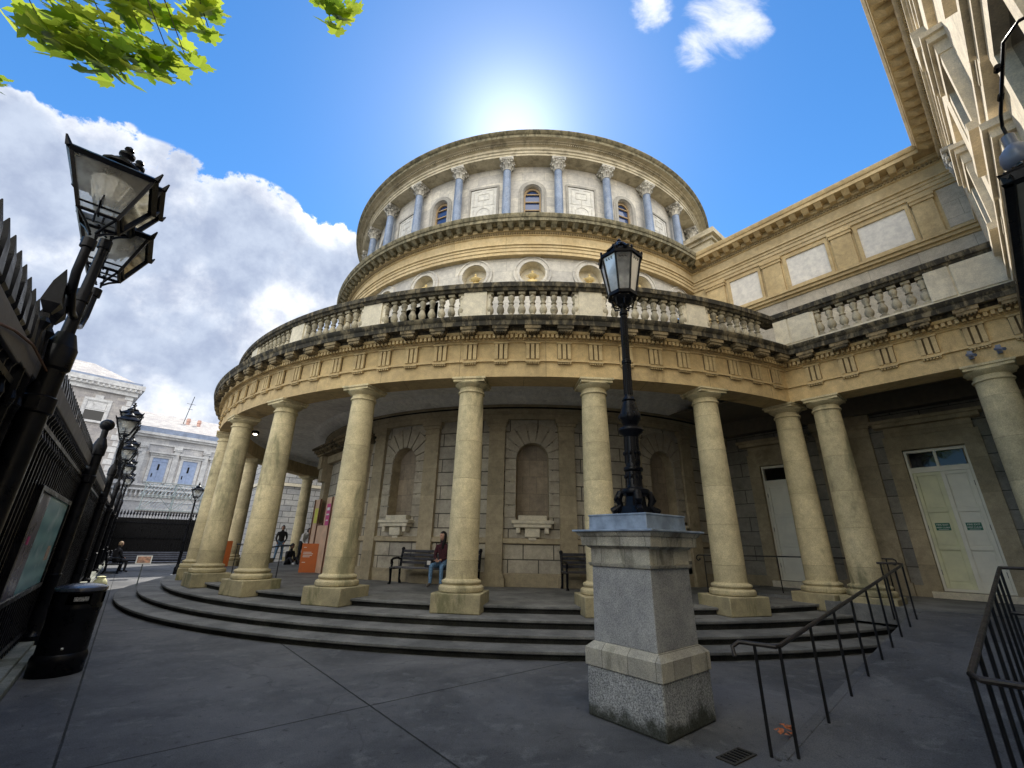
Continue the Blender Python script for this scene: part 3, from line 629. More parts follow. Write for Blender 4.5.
m=M(); ring_sweep(m,P2([(-.3,11.03),(0,11.03),(0,11.15),(.03,11.155),(.03,11.28),(.06,11.285),(.06,11.36),(.11,11.38),(.11,11.43),(.0,11.45),(.0,11.80),(.05,11.82),(.06,11.84),(.06,11.915),(.16,11.93),(.18,11.96),(.18,12.07)]),RF2,BF2,a_end=17.2,left_end=-17.2); m.build('drum_entablature','sand_mid',MU,'ring')
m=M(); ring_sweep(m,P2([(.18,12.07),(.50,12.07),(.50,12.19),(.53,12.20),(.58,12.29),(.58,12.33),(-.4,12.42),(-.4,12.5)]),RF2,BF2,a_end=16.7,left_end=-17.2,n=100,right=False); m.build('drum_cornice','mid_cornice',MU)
wc_=[(.18,12.07),(.50,12.07),(.50,12.19),(.53,12.20),(.58,12.29),(.58,12.33),(-.4,12.42)]
m=M(); m.sweep(wc_,lambda d,z:AB(math.sqrt(max(0,(RF2+d)**2-(BF2+d)**2)),BF2+d,z),lambda d,z:AB(16.7,BF2+d,z)); m.build('wing_cornice','sand',MU)
m=M(); dentil_ring(m,RF2+.05,RF2+.12,11.845,11.905,.085,.55,-230,-50.5)
m.piece(); a=9.85
while a<17.1: m.abox(a,a+.047,BF2+.05,BF2+.12,11.845,11.905); a+=.085
m.pieces('drum_dentils','sand_mid',MU,smooth=0)
mo=M(); mo.hexa([(-.085,.15,11.935),(.085,.15,11.935),(.085,.30,11.935),(-.085,.30,11.935)],[(-.10,.15,12.068),(.10,.15,12.068),(.10,.47,12.068),(-.10,.47,12.068)])
mod=mo.build('modillion','mid_cornice',MU,smooth=0); first=True; nmod=0
mod2=None
az=AZN+89.0
while az>-196:
    b=mod if first else mod.copy()
    if not first: COL.objects.link(b)
    first=False; place_ring(b,az,RF2); az-=2.15; nmod+=1
mod2=mod.copy(); mod2.data=mod.data.copy(); mod2.data.materials[0]=MT['sand']; COL.objects.link(mod2); a=10.15; f2=True
while a<16.7:
    b=mod2 if f2 else mod2.copy()
    if not f2: COL.objects.link(b)
    f2=False; place_wall(b,a,BF2); a+=.37; nmod+=1
# wing upper wall
wu=wallmap(-.0); m=M()
def wq2(a0,a1,za,zb,d=0): m.add([wu(a0,za,d),wu(a1,za,d),wu(a1,zb,d),wu(a0,zb,d)],[(0,1,2,3)])
wq2(9.2,17.25,9.62,11.1); m.cur=1; wq2(9.2,17.25,6.3,9.62,.02); m.build('wing_upper_wall',['sand_mid','granite_grey'],MU,'ab',smooth=0)
m=M(); m.abox(9.4,17.2,-.02,.12,9.46,9.56); m.abox(9.4,17.2,-.02,.18,9.56,9.63); m.abox(9.4,17.2,-.02,.03,9.38,9.46); m.build('wing_ledge','sand',MU,smooth=0)
for a0,a1 in ((11.05,12.03),(12.93,14.05),(14.90,16.02)):
    p=M(); p.abox(a0,a1,0.0,.012,9.76,10.84); p.build('blank_panel','panel',MU,smooth=0)
    f=M(); f.abox(a0-.09,a0,0,.06,9.68,10.93); f.abox(a1,a1+.09,0,.06,9.68,10.93); f.abox(a0,a1,0,.06,10.84,10.93); f.abox(a0,a1,0,.05,9.68,9.76); f.build('panel_frame','sand',MU,smooth=0)
m=M()
for a0,a1 in ((10.2,10.86),(12.2,12.76),(14.22,14.74),(16.17,16.62)):
    m.piece(); m.abox(a0,a1,0,.09,9.68,10.80); m.abox(a0-.03,a1+.03,0,.13,10.80,10.90); m.abox(a0-.05,a1+.05,0,.16,10.90,11.02)
m.pieces('panel_pier','sand',MU,smooth=0)
m=M(); m.abox(16.72,17.2,0,.02,9.75,11.0); m.build('granite_panel','granite_grey',MU,'ab',smooth=0)
# block beside the upper drum
m=M(); m.abox(8.2,10.2,-3.4,-1.2,12.3,14.0); m.abox(8.1,10.3,-3.5,-1.1,14.0,14.15); m.abox(7.95,10.45,-3.65,-.95,14.15,14.4); m.build('attic_block','sand_top',MU,smooth=0)
m=M(); m.abox(9.0,17.2,-8,-.35,12.36,12.44); m.abox(-17.2,-9,-8,-.35,12.3,12.44); m.build('wing_roof','mid_cornice',MU,smooth=0)
# upper drum ----------------------------------------------------------------
RU=8.95; um=ringmap(RU); r3=lambda az:R(az)*RU; m=M(); zt=15.86; zb=12.3
uc=[-91.9+DD*k for k in range(-7,6)]
for i,c in enumerate(uc):
    k=i-7; h=DD/2; cs_=r3(c)
    if k%2==0:
        for (p,q) in ((c-h,c-h*.6),(c+h*.6,c+h)):
            m.add([um(r3(p),zb,0),um(r3(q),zb,0),um(r3(q),zt,0),um(r3(p),zt,0)],[(0,1,2,3)])
        s0,s1=r3(c-h*.6),r3(c+h*.6)
        holed(m,(s0,s1,zb,zt),arch_pts(cs_,.34,12.9,14.52,12),(cs_,13.9),um,.30)
        w=M()
        # glazing
        pts=arch_pts(cs_,.335,12.95,14.5,12); w.add([um(x,z,.20) for x,z in pts],[tuple(range(len(pts)))]); 
        fr=M(); q=arch_pts(cs_,.34,12.95,14.5,12)
        for j in range(len(q)):
            x1,y1=q[j];x2,y2=q[(j+1)%len(q)]; f=.82
            ci=lambda x,y:(cs_+(x-cs_)*f,13.7+(y-13.7)*(f+.1))
            a_,b_=ci(x1,y1),ci(x2,y2)
            fr.hexa([um(x1,y1,.19),um(x2,y2,.19),um(*b_,.19),um(*a_,.19)],[um(x1,y1,.13),um(x2,y2,.13),um(*b_,.13),um(*a_,.13)])
        for zz in (13.3,13.75,14.15,14.52): fr.hexa([um(cs_-.3,zz,.19),um(cs_+.3,zz,.19),um(cs_+.3,zz+.045,.19),um(cs_-.3,zz+.045,.19)],[um(cs_-.3,zz,.14),um(cs_+.3,zz,.14),um(cs_+.3,zz+.045,.14),um(cs_-.3,zz+.045,.14)])
        fo=fr.build('window_frame',MT.setdefault('wframe',plain('brown_window_frame',(.30,.21,.11),.6)),MU,smooth=0); w.build('pane','win_blue',fo,smooth=0)
        su=M(); n=16; pts=[]
        prof=[(.34,.0),(.36,-.06),(.44,-.06),(.47,-.03),(.54,-.03),(.54,.01)]
        path=[(0,z) for z in (12.5,13.5)]
        rows=[]
        def pt(rad,d,j):
            if j==0: return um(cs_+rad,12.5,d)
            if j==n+2: return um(cs_-rad,12.5,d)
            t=math.pi*(j-1)/n; return um(cs_+rad*math.cos(t),14.52+rad*math.sin(t),d)
        vs=[pt(rad,d,j) for j in range(n+3) for rad,d in prof]; K=len(prof)
        su.add(vs,[(j*K+i2,j*K+i2+1,(j+1)*K+i2+1,(j+1)*K+i2) for j in range(n+2) for i2 in range(K-1)]); su.build('window_surround','ashlar_up',MU)
    else:
        m.arc([(RU,zb),(RU,zt)],lambda r,z,c=c,h=h:(c-h,c+h),6)
        f=M(); W2=.62
        def bar(x0,x1,za,zb_,d,M_=f):
            nn=3
            for t in range(nn):
                a_=x0+(x1-x0)*t/nn; b_=x0+(x1-x0)*(t+1)/nn
                M_.hexa([um(a_,za,.02),um(b_,za,.02),um(b_,zb_,.02),um(a_,zb_,.02)],[um(a_,za,-d),um(b_,za,-d),um(b_,zb_,-d),um(a_,zb_,-d)])
        bar(cs_-W2,cs_-W2+.07,12.6,14.95,.05); bar(cs_+W2-.07,cs_+W2,12.6,14.95,.05); bar(cs_-W2,cs_+W2,14.88,14.97,.055); f.build('panel_frame','ashlar_up',MU,smooth=0)
        pb=M(); bar(cs_-.52,cs_+.52,12.6,14.86,.02,pb); po=pb.build('carved_panel',MT.setdefault('carved',stone('carved_panel_stone',(.60,.58,.53),(.50,.49,.46))),MU,smooth=0)
        g_=M()
        def strip(pts,wd=.035,d=.035,close=True):
            n_=len(pts)
            for j in range(n_ if close else n_-1):
                (x1,y1),(x2,y2)=pts[j],pts[(j+1)%n_]; L=math.hypot(x2-x1,y2-y1); nx,ny=-(y2-y1)/L*wd/2,(x2-x1)/L*wd/2
                q=[(x1-nx,y1-ny),(x2-nx,y2-ny),(x2+nx,y2+ny),(x1+nx,y1+ny)]
                g_.hexa([um(x,z,.0) for x,z in q],[um(x,z,-d) for x,z in q])
        strip(circ_pts(cs_,13.65,.27,20)); strip(rect_pts(cs_-.22,cs_+.22,14.32,14.62)); strip([(cs_-.40,14.05),(cs_-.40,14.78),(cs_-.1,14.78)],close=False); strip([(cs_+.40,14.05),(cs_+.40,14.78),(cs_+.1,14.78)],close=False)
        strip([(cs_-.40,13.9),(cs_-.40,13.1),(cs_+.40,13.1),(cs_+.40,13.9)],close=False); strip([(cs_,14.32),(cs_,13.95)],close=False); strip([(cs_-.45,14.05),(cs_+.45,14.05)],close=False)
        g_.build('tracery',MT.setdefault('tracery',stone('tracery_stone',(.53,.51,.46),(.46,.445,.41))),po,smooth=0)
m.arc([(RU,zb),(RU,zt)],lambda r,z:(-330,uc[0]-DD/2),30); m.arc([(RU,zb),(RU,zt)],lambda r,z:(uc[-1]+DD/2,0),10)
m.build('upper_drum_wall','ashlar_up',MU,'ring',smooth=20)
m=M(); full=lambda r,z:(-340,10)
m.arc([(8.9,15.83),(9.5,15.83),(9.5,15.93),(9.53,15.935),(9.53,16.03),(9.58,16.06),(9.58,16.09),(9.5,16.10),(9.5,16.27),(9.55,16.29),(9.55,16.36),(9.66,16.38),(9.68,16.41),(9.85,16.41)],full,160); m.build('top_entablature','sand_top',MU)
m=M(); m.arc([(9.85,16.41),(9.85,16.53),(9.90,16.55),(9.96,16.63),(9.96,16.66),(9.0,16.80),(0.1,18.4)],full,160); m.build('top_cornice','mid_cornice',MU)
m=M(); dentil_ring(m,9.54,9.62,16.295,16.35,.085,.55,-230,-40); m.build('top_dentils','sand_top',MU,smooth=0)
for az in (-96.5,-84.0,-109): 
    m=M(); p=PO(9.7,az); m.ball((p[0],p[1],16.72),.09); m.build('finial','mid_cornice',MU)
m=M(); m.arc([(9.6,12.42),(9.6,12.56),(8.9,12.56)],full,100); m.build('stylobate','mid_cornice',MU)
# blue columns with leafy capitals
m=M(); m.lathe([(.20,12.56),(.20,12.62),(.165,12.66),(.168,13.4),(.162,14.4),(.150,15.30)],n=20); bc=m.build('blue_column','blue_col',MU)
m=M(); m.lathe([(.15,15.30),(.175,15.31),(.175,15.335),(.15,15.345),(.155,15.45),(.175,15.60),(.225,15.73)],n=16)
for row,(zb_,zt_,rr,ro,nn) in enumerate(((15.34,15.53,.175,.27,8),(15.45,15.66,.18,.30,8),(15.56,15.76,.20,.36,4))):
    for i in range(nn):
        t=2*math.pi*(i+.5*(row%2))/nn+ (math.pi/4 if row==2 else 0); c,s=math.cos(t),math.sin(t); w=.05
        pts=[]
        for (rad,z,ww) in ((rr-.02,zb_,w),(rr+.02,(zb_+zt_)/2,w*1.15),(ro-.02,zt_,w*.9),(ro+.015,zt_-.02,w*.6),(ro,zt_-.055,w*.3)):
            pts+=[(c*rad-s*ww,s*rad+c*ww,z),(c*rad+s*ww,s*rad-c*ww,z)]
        m.add(pts,[(2*j,2*j+1,2*j+3,2*j+2) for j in range(4)])
m.box((0,0,15.755),(.50,.50,.05)); m.box((0,0,15.80),(.54,.54,.055))
for i in range(16):
    t=2*math.pi*i/16; rr=.25 if i%2 else .28; m.ball((rr*math.cos(t),rr*math.sin(t),15.52 if i%2 else 15.66),.038,6)
for i in range(4):
    t=math.pi/4+math.pi/2*i; m.ball((.33*math.cos(t),.33*math.sin(t),15.73),.055,8)
m.build('leafy_capital','capital',bc,smooth=40,recalc=False)
dr=[-98.1+DD*k for k in range(-6,6)]
for i,az in enumerate(dr):
    c=bc if i==0 else copytree(bc,MU); place_ring(c,az,9.24)
    if i==0:
        pass
# floodlight under porch ceiling
fl=M(); fp=AB(-3.3,11.9,0); fl.box((fp[0],fp[1],5.62),(.2,.2,.12)); f_=fl.build('ceiling_light','black_matt',MU,smooth=0)
fl=M(); fl.lathe([(.001,0),(.07,0),(.07,.02),(.001,.02)],(fp[0],fp[1]),12,5.53); fl.build('lamp_lens','lit',f_)
# right hand tall block (faces the forecourt) -------------------------------
AW=17.25; m=M(); sm=sidemap(AW)
m.add([sm(-.2,0,0),sm(17,0,0),sm(17,12.2,0),sm(-.2,12.2,0)],[(0,1,2,3)]); m.abox(17.26,24,-.2,17,0,12.2); m.build('side_wall','sun_stone',MU,'ab',smooth=0)
def side_sweep(m,prof,b0,b1): m.sweep(prof,lambda d,z:AB(AW-d,b0,z),lambda d,z:AB(AW-d,b1,z))
m=M(); side_sweep(m,[(0,11.03),(.05,11.03),(.05,11.15),(.08,11.155),(.08,11.28),(.11,11.285),(.11,11.36),(.16,11.38),(.16,11.43),(.05,11.45),(.05,11.72),(.10,11.74),(.12,11.76),(.12,11.88),(.22,11.90),(.24,11.93),(.24,12.07)],.05,17); m.build('side_entablature','sun_stone',MU,smooth=0)
m=M(); side_sweep(m,[(.24,12.07),(.56,12.07),(.56,12.19),(.58,12.2),(.63,12.30),(.63,12.36),(-.5,12.6)],.05,17); m.build('side_cornice','sand',MU,smooth=0)
m=M(); b=.4
while b<17: m.abox(AW-.18,AW-.1,b,b+.047,11.78,11.86); b+=.085
m.build('side_dentils','sand',MU,smooth=0)
b=.75
while b<13.5:
    q=mod2.copy(); q.name='side_modillion'; COL.objects.link(q); q.location=AB(AW-.06,b,0); q.rotation_euler=(0,0,R(AZU+90)); b+=.37; nmod+=1
# pilasters with carved capital, at the corner and between windows
for b in (1.35,5.25,9.0,12.6):
    p=M(); p.abox(AW-.11,AW,b-.24,b+.24,6.9,10.35); p.abox(AW-.15,AW,b-.30,b+.30,6.55,6.9); p.build('side_pilaster','sun_stone',MU,smooth=0)
    if b>2:
        p=M(); p.abox(AW-.15,AW,b-.28,b+.28,10.35,10.6); p.abox(AW-.2,AW,b-.33,b+.33,10.6,11.028); p.build('side_capital','sun_stone',MU,smooth=0); continue
    p=M(); p.abox(AW-.13,AW,b-.25,b+.25,10.35,10.95); p.abox(AW-.24,AW,b-.34,b+.34,10.93,11.028)
    random.seed(5)
    for i in range(34):
        zz=random.uniform(10.4,10.9); w=.04+.08*(zz-10.35); bb=b+random.uniform(-.26,.26)
        p.ball((*AB(AW-.13-.12*(zz-10.35),bb)[:2],zz),random.uniform(.035,.06),6,1.4)
    p.build('side_capital','capital',MU)
def aedicule(bc_,w,zb,zt,proj=.26,col=True):
    p=M(); h=w/2
    p.abox(AW-proj,AW,bc_-h-.12,bc_+h+.12,zt-.10,zt); p.abox(AW-proj+.05,AW,bc_-h-.07,bc_+h+.07,zt-.22,zt-.10); p.abox(AW-proj+.1,AW,bc_-h,bc_+h,zt-.45,zt-.22)
    p.build('window_hood','sun_stone',MU,smooth=0)
    f=M()
    f.abox(AW-.14,AW,bc_-h+.02,bc_-h+.2,zb,zt-.45); f.abox(AW-.14,AW,bc_+h-.2,bc_+h-.02,zb,zt-.45); f.abox(AW-.22,AW,bc_-h-.05,bc_+h+.05,zb-.14,zb)
    so=f.build('window_surround','sun_stone',MU,smooth=0)
    g=M(); g.abox(AW-.03,AW+.0,bc_-h+.2,bc_+h-.2,zb,zt-.45); g.build('side_window','window',MU,smooth=0)
for b in (3.5,6.55,9.9,12.9): aedicule(b,1.15,7.3,9.2)
for b in (7.5,10.3,13.2): aedicule(b,1.4,3.6,6.35,.24,False)
m=M(); m.abox(AW-.14,AW,-.1,17,6.45,6.62); m.abox(AW-.18,AW,-.1,17,6.62,6.70); m.abox(AW-.10,AW,-.1,17,9.6,9.72); m.build('side_string_course','sun_stone',MU,smooth=0)
# left hand block
m=M(); m.abox(-24,-17.2,-8,8.6,0,5.1); m.piece(); m.abox(-24,-17.2,-8,8.6,5.3,12.2); m.pieces('left_block_wall','ashlar_left',MU,uv='ab',smooth=0)
m=M(); m.abox(-24,-17.08,-8,8.72,5.1,5.3); m.abox(-24,-16.7,-8,9.1,12.0,12.4); m.abox(-24,-16.9,-8,8.9,11.8,12.0); m.build('left_block_cornice','pale',MU,smooth=0)
# ================================================================== SMALL THINGS ON THE BUILDING
# plywood hoarding
h=empty('hoarding',W(0,9.5,.52),'plywood hoarding with a hatch and notices boxed round the museum entrance','hoarding')
HB=W(0,9.5,.52)
def hb(m,name,mat,**k): return m.build(name,mat,h,base=HB,smooth=0,**k)
x=-1.75
for i in range(6):
    x0=-1.98+i*.66; x1=x0+.645; m=M()
    if i==1: m.abox(x0,x1,9.460,9.500,.53,2.15,W); hb(m,'board','plywood'); m=M(); m.abox(x0,x1,9.240,9.340,2.15,2.95,W); hb(m,'hatch','brown')
    else: m.abox(x0,x1,9.460,9.500,.53,3.08,W); hb(m,'board','plywood')
m=M(); 
for xx in (-2.0,-1.35,-.02): m.abox(xx,xx+.05,9.500,9.540,.53,3.08,W)
m.abox(-1.35,-.68,9.500,9.540,2.12,2.17,W); m.abox(-2.04,-2.0,8.6,9.500,.53,3.08,W); hb(m,'batten','brown')
m=M(); m.abox(-1.86,-1.5,9.501,9.508,2.2,2.75,W); n1=hb(m,'yellow_notice','yellow'); 
m=M(); m.abox(-.52,-.12,9.501,9.508,2.1,2.85,W); n2=hb(m,'pink_notice','pink')
m=M(); m.abox(-.46,-.18,9.508,9.512,2.62,2.72,W); m.abox(-.46,-.18,9.508,9.512,2.45,2.5,W); m.abox(-.42,-.22,9.508,9.512,2.25,2.3,W); m.build('notice_text','white',n2,base=HB,smooth=0)
# orange info board
p0=W(-.82,9.82,.52); ob=empty('orange_board',p0,'upright orange information board with white text in front of the plywood hoarding','notice board')
def obp(t,d,z): # t across the board 0..1, d towards the forecourt
    return W(-.92+.20*t+.94*d-.06*(z-.53),10.0-.50*t+.34*d,z)
m=M(); m.hexa([obp(0,0,.53),obp(0,.03,.53),obp(1,.03,.53),obp(1,0,.53)],[obp(0,0,1.48),obp(0,.03,1.48),obp(1,.03,1.48),obp(1,0,1.48)]); m.build('panel','orange',ob,base=p0,smooth=0)
m=M()
for zz,w in ((1.34,.16),(1.18,.5),(1.13,.6),(1.08,.55),(1.03,.42),(.85,.2)):
    m.hexa([obp(.12,.03,zz),obp(.12,.036,zz),obp(.12+w,.036,zz),obp(.12+w,.03,zz)],[obp(.12,.03,zz+.02),obp(.12,.036,zz+.02),obp(.12+w,.036,zz+.02),obp(.12+w,.03,zz+.02)])
m.build('text_lines','white',ob,base=p0,smooth=0)
p0=W(-3.3,10.2,.52)
ob=empty('orange_board',p0,'orange board mostly hidden behind the second porch column from the left','notice board')
m=M(); m.abox(-5.6,-5.55,11.45,11.85,.53,1.5,W); m.build('panel','orange',ob,base=p0,smooth=0)
# cctv cameras on wing architrave
for i,a in enumerate((16.22,16.60)):
    p0=W(a,3.06,5.22); c=empty('security_camera',p0,'small grey camera bracket on the wing architrave, '+('left' if i==0 else 'right')+' of the two above the end column','camera')
    m=M(); m.abox(a-.035,a+.035,3.05,3.10,5.15,5.32,W); m.abox(a-.02,a+.02,3.1,3.2,5.20,5.24,W); m.build('mount','dome_grey',c,base=p0,smooth=0)
    m=M(); m.tube([W(a-.04,3.18,5.22),W(a+.06,3.34,5.14)],.032,10); m.build('camera_body','dome_grey',c,base=p0)
# porch canopy / booth at far right
p0=W(16.9,12.4,2.9); cn=empty('entrance_canopy',p0,'black edged canopy with pale soffit at the right edge of the picture','canopy')
CZ=3.0
m=M(); m.abox(16.55,16.585,10.2,12.47,CZ,CZ+.05,W); m.abox(16.55,17.24,12.43,12.47,CZ,CZ+.05,W); m.abox(16.55,17.24,10.2,10.24,CZ,CZ+.05,W); m.abox(16.56,17.24,10.2,12.47,CZ+.045,CZ+.06,W); m.build('fascia','black',cn,base=p0,smooth=0,bevel=.01)
m=M(); m.abox(16.587,16.66,10.25,12.42,CZ+.01,CZ+.03,W); m.build('soffit','soffit_white',cn,base=p0,smooth=0)
m=M(); m.abox(16.665,17.2,10.26,12.4,CZ+.05,CZ+.07,W); m.build('soffit_panel','black_matt',cn,base=p0,smooth=0)
p0=W(16.56,13.1,3.35); dc=empty('dome_camera',p0,'blue grey dome security camera on a black pipe above the canopy at the right edge','camera')
m=M(); q=W(16.645,12.25); m.lathe([(.001,.04),(.035,.05),(.052,.07),(.056,.10),(.05,.13),(.035,.15),(.022,.165),(.022,.22),(.001,.22)],(q[0],q[1]),18,3.14); m.build('dome_shell','dome_grey',dc,base=p0)
m=M(); m.ball((q[0],q[1],3.19),.036); m.build('dome_lens','window',dc,base=p0)
m=M(); m.tube([W(16.645,12.25,3.35),W(16.645,12.25,3.42),W(16.65,12.30,3.45),W(16.68,12.72,3.45),W(16.72,12.78,3.45),W(17.2,12.78,3.45)],.0065,8)
for b in (12.4,12.58): m.tube([W(16.655,b,3.45),W(16.658,b+.03,3.45)],.011,8)
m.build('pipe_arm','black',dc,base=p0)
# ================================================================== PEDESTAL AND LAMP
PA,PB=13.28,10.41
p0=W(PA,PB,0); pd=empty('stone_pedestal',p0,'square granite pedestal with moulded cap in the foreground','pedestal')
def sq(m,w0,w1,z0,z1):
    P=lambda w,z:[W(PA-w,PB-w,z),W(PA-w,PB+w,z),W(PA+w,PB+w,z),W(PA+w,PB-w,z)]
    m.hexa(P(w0,z0),P(w1,z1))
m=M(); sq(m,.445,.44,0,.44); m.build('rough_base','ped_rock',pd,base=p0,bevel=.02,smooth=0)
m=M(); sq(m,.452,.452,.441,.60); sq(m,.452,.385,.60,.66); m.build('belt_course','ped_lime',pd,base=p0,uv='ab',smooth=0,bevel=.006)
m=M(); sq(m,.378,.370,.66,1.39); m.build('shaft','ped_granite',pd,base=p0,smooth=0,bevel=.006)
m=M(); sq(m,.39,.405,1.39,1.425); sq(m,.378,.378,1.425,1.575); sq(m,.39,.415,1.575,1.60); sq(m,.45,.455,1.60,1.70); sq(m,.47,.50,1.70,1.745)
m.build('cap','ped_lime',pd,base=p0,uv='ab',smooth=0,bevel=.004)
m=M(); sq(m,.525,.525,1.746,1.768); sq(m,.385,.38,1.768,1.93); sq(m,.388,.388,1.915,1.935); m.build('lead_cover','lead',pd,base=p0,smooth=0,bevel=.006)
LP=W(PA,PB); z=1.935
p1=(LP[0],LP[1],z); lp=empty('pedestal_lamp',p1,'ornate black cast iron lamp with a glazed lantern standing on the granite pedestal','street lamp')
m=M(); m.taper(LP,.30,.26,z,z+.10,R(AZU)); m.taper(LP,.24,.20,z+.10,z+.25,R(AZU),8)
for i in range(4):
    t=R(AZU+45+90*i); c,s=math.cos(t),math.sin(t)
    m.tube([(LP[0]+c*.10,LP[1]+s*.10,z+.27),(LP[0]+c*.17,LP[1]+s*.17,z+.24),(LP[0]+c*.20,LP[1]+s*.20,z+.17),(LP[0]+c*.17,LP[1]+s*.17,z+.11),(LP[0]+c*.21,LP[1]+s*.21,z+.07),(LP[0]+c*.27,LP[1]+s*.27,z+.035)],[.03,.045,.05,.035,.045,.04],10)
m.lathe([(.09,.20),(.17,.24),(.175,.27),(.17,.29),(.11,.31)],LP,20,z); m.build('lamp_base','black',lp,base=p1)
zz=z
m=M(); m.lathe([(.10,.30),(.105,.31),(.098,.34),(.092,.50),(.112,.51),(.118,.53),(.112,.55),(.088,.56),(.086,.60),(.084,.92),(.10,.94),(.15,.975),(.16,1.0),(.15,1.03),(.10,1.05),(.085,1.07),(.10,1.10),(.13,1.15),(.135,1.18),(.125,1.22),(.10,1.30),(.085,1.36),(.075,1.38),(.085,1.40),(.07,1.43),(.052,1.46),(.050,1.9),(.063,1.91),(.063,1.95),(.048,1.96),(.040,2.62),(.055,2.64),(.055,2.68),(.035,2.70),(.04,2.74),(.065,2.77),(.07,2.81),(.04,2.84),(.03,2.89)],LP,20,z)
for i in range(10):
    t=2*math.pi*i/10; c,s=math.cos(t),math.sin(t)
    for za,zb,rr in ((.34,.50,.092),(.60,.92,.086),(1.48,1.88,.05),(1.97,2.60,.043)): m.tube([(LP[0]+c*rr,LP[1]+s*rr,z+za),(LP[0]+c*rr*.97,LP[1]+s*rr*.97,z+zb)],.010,5)
for za in (1.18,.44,.72):
    for i in range(9):
        t=2*math.pi*i/9; m.ball((LP[0]+.115*math.cos(t)*(1 if za>1 else .82),LP[1]+.115*math.sin(t)*(1 if za>1 else .82),z+za),.028 if za>1 else .016,6,1.6)
m.build('lamp_column','black',lp,base=p1)
# octagonal lantern
Z0=4.86; ZL=5.42; r0,r1=.185,.285
ln=M(); n=8; ph=R(AZU+22.5)
def op(r,t,z): return (LP[0]+r*math.cos(ph+2*math.pi*t/n),LP[1]+r*math.sin(ph+2*math.pi*t/n),z)
for i in range(n):
    ln.tube([op(r0,i,Z0),op(r1,i,ZL)],.014,6)
for (r,z_,hh,ex) in ((r0+.02,Z0-.03,.05,.0),(r1+.03,ZL,.05,0),):
    ln.add([op(r,i,z_) for i in range(n)]+[op(r,i,z_+hh) for i in range(n)]+[op(r-.05,i,z_) for i in range(n)]+[op(r-.05,i,z_+hh) for i in range(n)],
      [(i,(i+1)%n,n+(i+1)%n,n+i) for i in range(n)]+[(i,2*n+i,2*n+(i+1)%n,(i+1)%n) for i in range(n)]+[(n+i,n+(i+1)%n,3*n+(i+1)%n,3*n+i) for i in range(n)]+[(2*n+i,3*n+i,3*n+(i+1)%n,2*n+(i+1)%n) for i in range(n)])
ln.lathe([(.04,-.16),(.075,-.14),(.13,-.07),(.15,-.03),(.001,-.029)],LP,16,Z0)
for i in range(n):
    ln.tube([op(.05,i+.5,Z0-.19),op(.13,i+.5,Z0-.17),op(.15,i+.5,Z0-.09),op(.13,i+.5,Z0-.03)],.012,5)
    # filigree at the top of each pane
    for tt in (.3,.5,.7):
        a_=Vector(op(r1-.018,i,ZL-.03)).lerp(Vector(op(r1-.018,i+1,ZL-.03)),tt)
        ln.tube([a_+Vector((.018*math.cos(q),0,.018*math.sin(q)-.015)) for q in [k*math.pi/3 for k in range(7)]],.005,4)
    ln.ball(op(r1+.02,i,ZL+.075),.018,6,1.8)
ln.build('lantern_frame','black',lp,base=p1)
m=M()
for i in range(n): m.add([op(r0-.004,i,Z0),op(r0-.004,i+1,Z0),op(r1-.006,i+1,ZL),op(r1-.006,i,ZL)],[(0,1,2,3)])
m.build('lantern_panes',MT.setdefault('frosted',lantern_glass('frosted_glass',.45,.8)),lp,base=p1,smooth=0)
m=M(); m.lathe([(.31,.05),(.25,.09),(.19,.12),(.165,.13),(.17,.16),(.15,.19),(.13,.22),(.145,.235),(.14,.25),(.10,.28),(.105,.30),(.08,.33),(.05,.35),(.02,.37),(.035,.39),(.02,.41),(.002,.44)],LP,8,ZL)
for i in range(8):
    m.tube([op(.15,i,ZL+.12),op(.20,i,ZL+.17),op(.15,i,ZL+.22),op(.11,i,ZL+.27)],.016,6); m.ball(op(.145,i+.5,ZL+.24),.022,6)
m.build('lantern_roof','black',lp,base=p1,smooth=20)
m=M(); m.lathe([(.02,0),(.05,.06),(.05,.16),(.02,.22)],LP,12,Z0+.12); m.build('lamp_mantle','bulb',lp,base=p1)
lp.rotation_euler=(0,R(1.0),0)
# ================================================================== FENCE ALONG THE LEFT
fb=W(11,15.65,0); FE=empty('iron_fence',fb,'long black spiked iron fence with a grey beam along the left side of the forecourt','fence')
def picket(m,a,b=15.65,z1=3.02):
    dz=z1-3.16
    m.abox(a-.014,a+.014,b-.014,b+.014,.2,z1-.32,W)
    c=W(a,b); rot=R(AZU)
    m.taper(c,.03,.075,z1-.46,z1-.40,rot,8); m.taper(c,.075,.03,z1-.40,z1-.36,rot,8); m.taper(c,.04,.10,z1-.33,z1-.26,rot); m.taper(c,.10,.065,z1-.26,z1-.10,rot); m.taper(c,.065,.004,z1-.10,z1+.02,rot)
    m.taper(c,.06,.03,2.40,2.46,rot,8); m.taper(c,.03,.055,2.34,2.40,rot,8)
pk=M(); picket(pk,0); 
pkm=None; first=True; a=13.6; n_=0; rest=M()
while a>-21.9:
    if n_<100:
        if first:
            q=M(); picket(q,a); o=q.build('picket','black',FE,base=W(a,15.65,0),smooth=0); o.location=Vector(W(a,15.65,0))-Vector(fb); pkm=o; first=False
        else:
            o=pkm.copy(); COL.objects.link(o); o.location=Vector(W(a,15.65,0))-Vector(fb)
    else: picket(rest,a)
    a-=.165; n_+=1
a=13.75
while a<16.8: picket(rest,a); a+=.165
for a_ in (12.30,12.10): picket(rest,a_,15.62,3.34)
o=rest.build('far_pickets','black',FE,base=fb,smooth=0); o['kind']='stuff'
